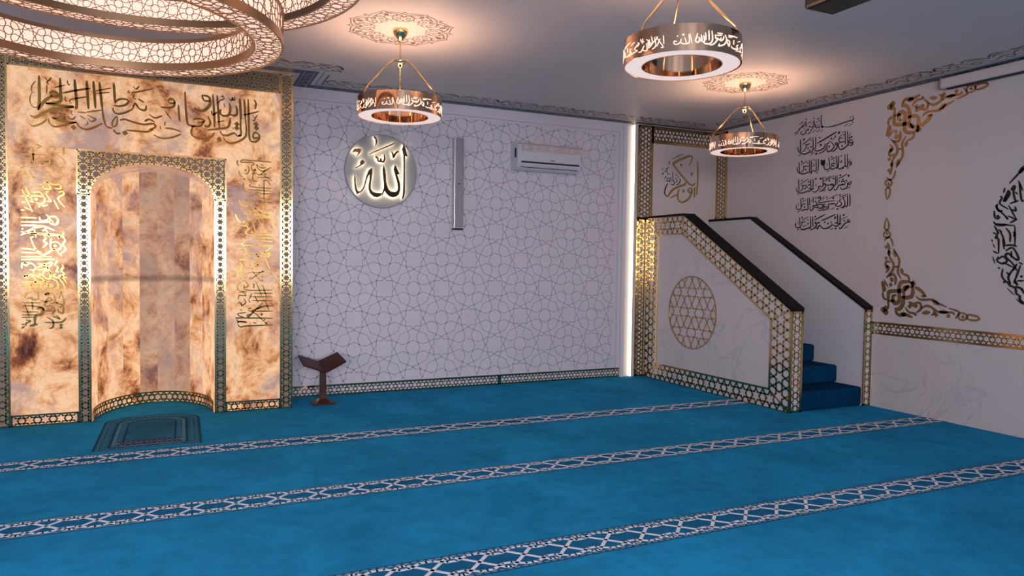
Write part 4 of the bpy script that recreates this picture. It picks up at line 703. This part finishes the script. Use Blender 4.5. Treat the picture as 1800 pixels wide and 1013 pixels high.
ac = thing('air_conditioner', 'white wall-mounted split air conditioner with silver floral band, right of the speaker', 'air conditioner', (-2.5, 0, 2.57))
mb = MB(); x0, x1 = -2.905, -2.103
P = [(0, 2.425), (0, 2.725), (-.13, 2.725), (-.185, 2.705), (-.198, 2.66), (-.198, 2.50), (-.175, 2.455), (-.12, 2.425)]
mb.prism([(x0, y, z) for y, z in P], (x1 - x0, 0, 0)); mb.build('body', 'plastic', ac, bev=.008)
mb = MB(); mb.box(x0 + .03, x1 - .02, -.203, -.196, 2.525, 2.70); mb.build('front_panel', 'plastic', ac, bev=.004)
mb = MB(); mb.box(x0 + .035, x1 - .025, -.2055, -.202, 2.628, 2.698); fl = mb.build('patterned_band', 'silver', ac)
for cx in (-2.81, -2.70, -2.60, -2.48, -2.30, -2.22):
    mb = MB()
    for k in range(6):
        a = k * PI / 3 + cx * 7; r = .026 if cx != -2.48 else .034
        mb.stroke([(cx, 2.663), (cx + r * math.cos(a) * .6 - .008, 2.663 + r * math.sin(a) * .6), (cx + r * math.cos(a), 2.663 + r * .95 * math.sin(a)), (cx + r * math.cos(a + .6), 2.663 + r * .9 * math.sin(a + .6))], .005, on_y(-.2055), .001)
    mb.build('flower_print', 'white', fl)
mb = MB(); mb.box(x0 + .04, x1 - .025, -.202, -.16, 2.497, 2.515); mb.build('air_slot', 'slot', ac)
mb = MB(); mb.prism([(x0 + .045, -.205, 2.494), (x0 + .045, -.203, 2.487), (x0 + .045, -.150, 2.440), (x0 + .045, -.155, 2.450)], (x1 - x0 - .075, 0, 0)); mb.build('louver', 'white', ac)
mb = MB(); mb.box(x0 + .045, x1 - .035, -.1805, -.155, 2.449, 2.4535); mb.build('lower_slot', 'slot', ac)
mb = MB(); mb.box(x0 - .0012, x0 + .002, -.155, -.105, 2.56, 2.66); mb.build('side_vent', 'slot', ac)
mb = MB(); mb.box(-2.50, -2.45, -.2045, -.2025, 2.535, 2.543); mb.build('badge', 'slot', ac)

bs = thing('book_stand', 'small dark mahogany book rest with open V-shaped top on a post, by the wall', 'book stand', (-5.045, -.38, 0))
mb = MB(); mb.box(-5.150, -4.940, -.485, -.275, 0, .018); mb.build('base', 'mahogany', bs, bev=.006)
mb = MB(); c = (-5.045, -.38)
def sq(h, z): return [(c[0] - h, c[1] - h, z), (c[0] + h, c[1] - h, z), (c[0] + h, c[1] + h, z), (c[0] - h, c[1] + h, z)]
lv = [(.062, .018), (.052, .03), (.034, .05), (.030, .10), (.027, .30), (.030, .335)]
for h, z in lv: mb.v += sq(h, z)
for i in range(len(lv) - 1):
    for k in range(4): mb.f.append([4 * i + k, 4 * i + (k + 1) % 4, 4 * i + 4 + (k + 1) % 4, 4 * i + 4 + k]); mb.m.append(0)
mb.f += [[0, 3, 2, 1], [4 * len(lv) - 4 + k for k in range(4)]]; mb.m += [0, 0]
mb.build('post', 'mahogany', bs)
VB, VF = (-5.073, -.27, .397), (-5.032, -.49, .321)
for e0, e1 in (((-5.259, -.27, .466), (-5.239, -.49, .397)), ((-4.886, -.27, .480), (-4.845, -.49, .417))):
    mb = MB(); nrm = (Vector(VF) - Vector(VB)).cross(Vector(e0) - Vector(VB)).normalized(); nrm = nrm if nrm.z < 0 else -nrm
    mb.prism([VB, VF, e1, e0], nrm * .014); mb.build('book_board', 'mahogany', bs)

# ------------------------------------------------------------------ right wall
WX = on_x(-0.0015)
sx = thing('surah_lettering', 'six lines of black Arabic lettering on the right wall above the pulpit rail', 'wall lettering', (0, -1.75, 1.78))
for i in range(6):
    mb = MB()
    for wd, P in text('nas%d' % i): mb.stroke(P, wd * 1.5, WX, .0015, mod=.35)
    mb.build('text_line', 'black_vinyl', sx)
zm = 1.962
for nm, fl in (('lower', 0), ('upper', 1)):
    mb = MB()
    for wd, P in text('corner'): mb.stroke([(u, 2 * zm - v if fl else v) for u, v in P], wd * 1.5, WX, .002, mod=.25, taper=.4)
    o = mb.build('corner_ornament', 'gold_vinyl')
    tag(o, 'gold arabesque corner ornament on the right wall, ' + ('upper one just below the ceiling border' if fl else 'lower one just above the gold lattice rail'), 'wall ornament', 'gold corner ornaments on the right wall')
mb = MB(); cc = (4.323, 1.68)
for k in range(4):
    a = k * PI / 2; ca, sa = math.cos(a), math.sin(a)
    for wd, P in text('ring'): mb.stroke([(cc[0] + (u - cc[0]) * ca - (v - cc[1]) * sa, cc[1] + (u - cc[0]) * sa + (v - cc[1]) * ca) for u, v in P], wd * 1.4, WX, .0015, mod=.35)
tag(mb.build('calligraphy_roundel', 'black_vinyl'), 'large ring of black Arabic calligraphy on the right wall, cut by the photo edge', 'wall lettering')
sc_ = thing('projection_screen', 'white roller projection screen case fixed along the top of the right wall', 'projection screen', (0, -4.1, 3.04))
mb = MB(); P = [(0, 3.000), (0, 3.092), (-.075, 3.092), (-.085, 3.08), (-.085, 3.012), (-.075, 3.0)]
mb.prism([(x, -5.15, z) for x, z in P], (0, 2.05, 0)); mb.build('case', 'wall_r', sc_, bev=.004)
mb = MB(); mb.box(-.062, -.02, -5.10, -3.14, 2.990, 3.001); mb.build('bottom_bar', 'slot', sc_)
mb = MB(); mb.box(-.088, -.0, -3.104, -3.092, 2.997, 3.094); mb.build('end_cap', 'grille', sc_, bev=.003)

# ------------------------------------------------------------------ ceiling fittings
pj = thing('projector', 'black projector hanging from the ceiling, cut off by the top of the photo', 'projector', (-3.05, -4.6, H))
mb = MB(); mb.box(-3.165, -2.945, -4.80, -4.42, 2.80, 2.915); mb.build('body', 'black_plastic', pj, bev=.018)
mb = MB(); mb.tube([(-3.055, -4.6, 2.915), (-3.055, -4.6, H - .012)], .018, 12); mb.lathe([(0, H), (.06, H), (.06, H - .012), (0, H - .012)], (-3.055, -4.6, 0), 24); mb.build('ceiling_mount', 'black_plastic', pj)
mb = MB(); mb.tube([(-2.946, -4.52, 2.855), (-2.925, -4.52, 2.855)], .032, 20); mb.build('lens', 'slot', pj)

SEC = [(.009, [(0, .405), (.10, .385), (.35, .372), (.65, .362), (.9, .348), (1, .338)]), (.016, [(.05, .372), (.22, .352), (.42, .345)]), (.012, [(.42, .345), (.62, .325), (.5, .30), (.32, .31)]),
       (.007, [(1, .338), (.72, .31), (.40, .29), (.24, .25), (.48, .218), (.78, .235), (.74, .268), (.55, .265), (.5, .25)]), (.014, [(.5, .25), (.62, .245)]), (.007, [(0, .315), (.26, .285), (.2, .235), (0, .205)]),
       (.0065, [(.24, .25), (.5, .195), (.9, .192), (1, .225)]), (.013, [(.78, .30), (.9, .285), (1, .29)]), (.016, [(0, .345), (.08, .33), (0, .30)]), (.008, [(.86, .372), (.96, .366), (1.02, .39)]), (.007, [(.62, .325), (.85, .315), (1, .265)])]
def medallion(cx, cy, lab, ph):
    mb = MB()
    for k in range(8):
        for sg_ in (1, -1):
            for wd, P in SEC:
                mb.stroke([(cx + r * math.cos(ph + (k + sg_ * t / 2) * PI / 4), cy + r * math.sin(ph + (k + sg_ * t / 2) * PI / 4)) for t, r in catmull(P, 4)], wd, on_ceil, .001, mod=.3, taper=.35, smooth=False)
    tag(mb.build('ceiling_medallion', 'decal_brown'), lab, 'ceiling ornament', 'brown ceiling medallions')
P1, P2, P3 = (-4.804, -2.161), (-3.83, -4.22), (-1.475, -2.144)
medallion(*P1, 'round brown arabesque stencil on the ceiling above the left pendant lamp', .2); medallion(*P3, 'round brown arabesque stencil on the ceiling above the far pendant lamp by the pulpit', .35)

# ring pendants: copper band with cut, glowing calligraphy
RO, RI, RZ0, RZ1 = .31, .205, 2.455, 2.587
GP = 'copper ring pendant lamps'
pd = thing('pendant_lamp', 'copper ring pendant lamp with glowing Arabic lettering, left one hanging before the patterned wall', 'pendant lamp', (0, 0, H), GP)
mb = MB(); mb.lathe([(0, H - .0005), (.055, H - .0005), (.056, H - .02), (.045, H - .045), (.02, H - .075), (.010, H - .085), (0, H - .085)], (0, 0, 0), 32); mb.build('ceiling_rose', 'brass', pd, smooth=True)
mb = MB(); mb.tube([(0, 0, H - .08), (0, 0, 2.865)], .006, 10); mb.build('stem', 'brass', pd, smooth=True)
mb = MB(); mb.lathe([(0, 2.885), (.012, 2.883), (.040, 2.870), (.040, 2.862), (.024, 2.838), (.010, 2.822), (0, 2.82)], (0, 0, 0), 28); mb.build('hub', 'brass', pd, smooth=True)
for k in range(3):
    a = PI + .28 + k * 2 * PI / 3; ca, sa = math.cos(a), math.sin(a); ro = RO - .012
    pts = [(.030 * ca, .030 * sa, 2.868), (.050 * ca, .050 * sa, 2.872), (.066 * ca, .066 * sa, 2.858), (.12 * ca, .12 * sa, 2.808), (ro * .6 * ca, ro * .6 * sa, 2.74), (ro * .93 * ca, ro * .93 * sa, 2.632), (ro * ca, ro * sa, RZ1 - .004)]
    mb = MB(); mb.tube(pts, [.004, .005, .006, .0042, .0075, .0045, .006], 8); mb.build('arm', 'brass', pd, smooth=True)
mb = MB(); mb.lathe([(RO, RZ0), (RO, RZ1), (RO - .008, RZ1), (RO - .008, RZ0)], (0, 0, 0), 96, close=True); band = mb.build('ring_band', 'copper', pd, smooth=True)
mb = MB(); mb.lathe([(RI, RZ0 + .002), (RI, RZ1), (RI + .008, RZ1), (RI + .008, RZ0 + .002)], (0, 0, 0), 96, close=True); mb.build('inner_band', 'copper', pd, smooth=True)
mb = MB(); mb.lathe([(RI + .008, RZ0 + .004), (RO - .008, RZ0 + .004), (RO - .008, RZ0 + .012), (RI + .008, RZ0 + .012)], (0, 0, 0), 96, close=True); mb.build('diffuser', 'diffuser', pd)
mb = MB(); mb.lathe([(RI + .02, RZ1 - .02), (RO - .02, RZ1 - .02), (RO - .02, RZ1 - .03), (RI + .02, RZ1 - .03)], (0, 0, 0), 72, close=True); mb.build('uplight', 'uplight', pd)
per = 2 * PI * RO / 3
def fr_c(u, v, n): return ((RO + n - .001) * math.cos(u / RO), (RO + n - .001) * math.sin(u / RO), 2.52 + v)
for k in range(3):
    for key, du, dv in (('pA', 0, .012), ('pB', 0, .012), ('pC', .085, .008)):
        mb = MB()
        for wd, P in text(key): mb.stroke([(u + du + k * per, v * 1.05 + dv) for u, v in P], wd * 0.88, fr_c, .003, mod=.3)
        mb.build('lettering', 'letter_glow', band)
pends = [pd]
def copy_thing(t, loc, rz, label):
    r = t.copy(); COL.objects.link(r); r.location = loc; r.rotation_euler = (0, 0, rz); r['label'] = label
    for ch in list(t.children):
        c_ = ch.copy(); COL.objects.link(c_); c_.parent = r
        for g in list(ch.children):
            d_ = g.copy(); COL.objects.link(d_); d_.parent = c_
    return r
def facing(Pp): return math.atan2(CAMLOC.y - Pp[1], CAMLOC.x - Pp[0])
copy_thing(pd, (*P2, H), facing(P2), 'copper ring pendant lamp with glowing Arabic lettering, nearest and largest, hanging at top centre')
copy_thing(pd, (*P3, H), facing(P3) - .66, 'copper ring pendant lamp with glowing Arabic lettering, far one beside the pulpit corner')
pd.location = (*P1, H); pd.rotation_euler = (0, 0, facing(P1) - .28)

# big two-tier ring chandelier, screens of gilt star pattern over glowing acrylic
ch = thing('chandelier', 'huge two-tier ring chandelier with glowing pink-gold star-pattern screens, hanging before the prayer niche', 'chandelier', (-6.59, -3.66, H))
def ring_tier(cx, cy, r, z0, hgt, nst):
    wd = 0.14; ri = r - wd; z1 = z0 + hgt; rim = .020; rb_ = .038
    mb = MB()                                 # bronze rims: top/bottom edge hoops, outer and inner
    for ra, rb in ((r - .012, r), (ri, ri + .012)):
        for za, zb in ((z0, z0 + rb_), (z1 - rim, z1)): mb.lathe([(ra, za), (rb, za), (rb, zb), (ra, zb)], (cx, cy, 0), 120, close=True)
    mb.lathe([(ri + .012, z1 - .006), (r - .012, z1 - .006), (r - .012, z1), (ri + .012, z1)], (cx, cy, 0), 120, close=True)
    fr_ = mb.build('ring_frame', 'bronze', ch, smooth=True)
    mb = MB()                                 # glowing acrylic faces: outside, inside, underside
    mb.lathe([(r - .012, z0 + rb_), (r - .005, z0 + rb_), (r - .005, z1 - rim), (r - .012, z1 - rim)], (cx, cy, 0), 120, close=True)
    mb.lathe([(ri + .005, z0 + rb_), (ri + .012, z0 + rb_), (ri + .012, z1 - rim), (ri + .005, z1 - rim)], (cx, cy, 0), 120, close=True)
    mb.lathe([(ri + .014, z0 + .004), (r - .014, z0 + .004), (r - .014, z0 + .012), (ri + .014, z0 + .012)], (cx, cy, 0), 120, close=True)
    mb.build('glow_panel', 'acrylic', fr_)
    def screen(rad, sgn, nm):
        u = 2 * PI * rad / (2 * nst); lo, hi = z0 + rb_, z1 - rim; vm = (lo + hi) / 2
        segs = [((a[0] * u, vm + a[1] * u), (b[0] * u, vm + b[1] * u)) for a, b in rosette_grid(0, 2 * nst - 1, -1, 1)]
        segs = clip(segs, lambda x, y: lo <= y <= hi, 6)
        mb = MB(); mb.bars(segs, .0030, lambda x, y, n: (cx + (rad + sgn * n) * math.cos(x / rad), cy + (rad + sgn * n) * math.sin(x / rad), y), .003, sub=.03)
        mb.build(nm, 'lattice_bronze', fr_)
    screen(r - .0045, 1, 'outer_screen'); screen(ri + .0045, -1, 'inner_screen')
    rm = (r + ri) / 2; n2 = int(nst * 1.0); u = 2 * PI * rm / (2 * n2)
    segs = [((a[0] * u, a[1] * u), (b[0] * u, b[1] * u)) for a, b in rosette_grid(0, 2 * n2 - 1, -1, 1)]
    segs = clip(segs, lambda x, y: abs(y) < wd / 2 - .016, 6)
    mb = MB(); mb.bars(segs, .0028, lambda x, y, n: (cx + (rm + y) * math.cos(x / rm), cy + (rm + y) * math.sin(x / rm), z0 + .0035 - n), .003, sub=.03)
    mb.build('underside_screen', 'lattice_bronze', fr_)
ring_tier(-6.633, -3.661, .811, 2.40, .163, 24)
ring_tier(-6.552, -3.664, 1.1195, 2.74, .163, 33)
for cx, cy, r, z in ((-6.633, -3.661, .76, 2.563), (-6.552, -3.664, 1.06, 2.903)):
    for k in range(3):
        a = k * 2 * PI / 3 + .4; mb = MB(); mb.tube([(cx + r * math.cos(a), cy + r * math.sin(a), z - .004), (cx + r * math.cos(a), cy + r * math.sin(a), H - .001)], .003, 6); mb.build('suspension_cable', 'bronze', ch)

# ------------------------------------------------------------------ imam's woven rug in front of the niche
rg = thing('prayer_rug', 'teal prayer rug with woven arch pattern lying on the carpet in front of the niche', 'prayer rug', (-6.505, -.98, 0))
RX0, RX1, RY0, RY1 = -6.865, -6.145, -1.585, -0.40
mb = MB(); RC = (RX0 + RX1) / 2
def arch_loop(i, n=14):
    x0, x1, y0, y1 = RX0 + i, RX1 - i, RY0 + i * .8, RY1 - i
    h = .22 * (1 - i * 1.5); P = [(x0, y0), (x1, y0), (x1, y1 - h)]
    P += [((x0 + x1) / 2 + (x1 - x0) / 2 * math.cos(PI * k / n), y1 - h + h * math.sin(PI * k / n)) for k in range(1, n)] + [(x0, y1 - h)]
    return P
mb.fill(arch_loop(0), on_floor, .005, 0); mb.build('pile', 'rug_teal', rg)
def rugf(z): return lambda u, v, n: (u, v, z + n)
mb = MB()
for i, w_ in ((.008, .007), (.10, .010), (.185, .009)): mb.bars(edge_loop(arch_loop(i)), w_, rugf(.005), .0006, 0)
mb.bars(edge_loop(arch_loop(.03)), .005, rugf(.005), .0006, 1); mb.bars(edge_loop(arch_loop(.125)), .02, rugf(.0048), .0006, 1)
for i in (.065, .155):
    L_ = arch_loop(i)
    for a, b_ in edge_loop(L_):
        n_ = max(1, int(math.hypot(b_[0] - a[0], b_[1] - a[1]) / .055))
        for q in range(n_):
            t = (q + .5) / n_; mb.stroke([(a[0] + (b_[0] - a[0]) * t, a[1] + (b_[1] - a[1]) * t)], .016, rugf(.005), .0006, 1)
y0, y1 = RY0 + .135, RY0 + .235
mb.add([(RX0 + .14, y0, .0058), (RX1 - .14, y0, .0058), (RX1 - .14, y1, .0058), (RX0 + .14, y1, .0058)], [(0, 1, 2, 3)], 2)
mb.bars([((RX0 + .14, y), (RX1 - .14, y)) for y in (y0, y1)], .012, rugf(.0058), .0006, 0)
mb.bars(lattice(in_rect(RX0 + .15, RX1 - .15, y0 + .01, y1 - .01), (RX0 + .14, RX1 - .14, y0, y1), .07, (RC, (y0 + y1) / 2)), .007, rugf(.0059), .0006, 0)
mb.build('woven_pattern', ['carpet_dark', 'rug_light', 'rug_pink'], rg)
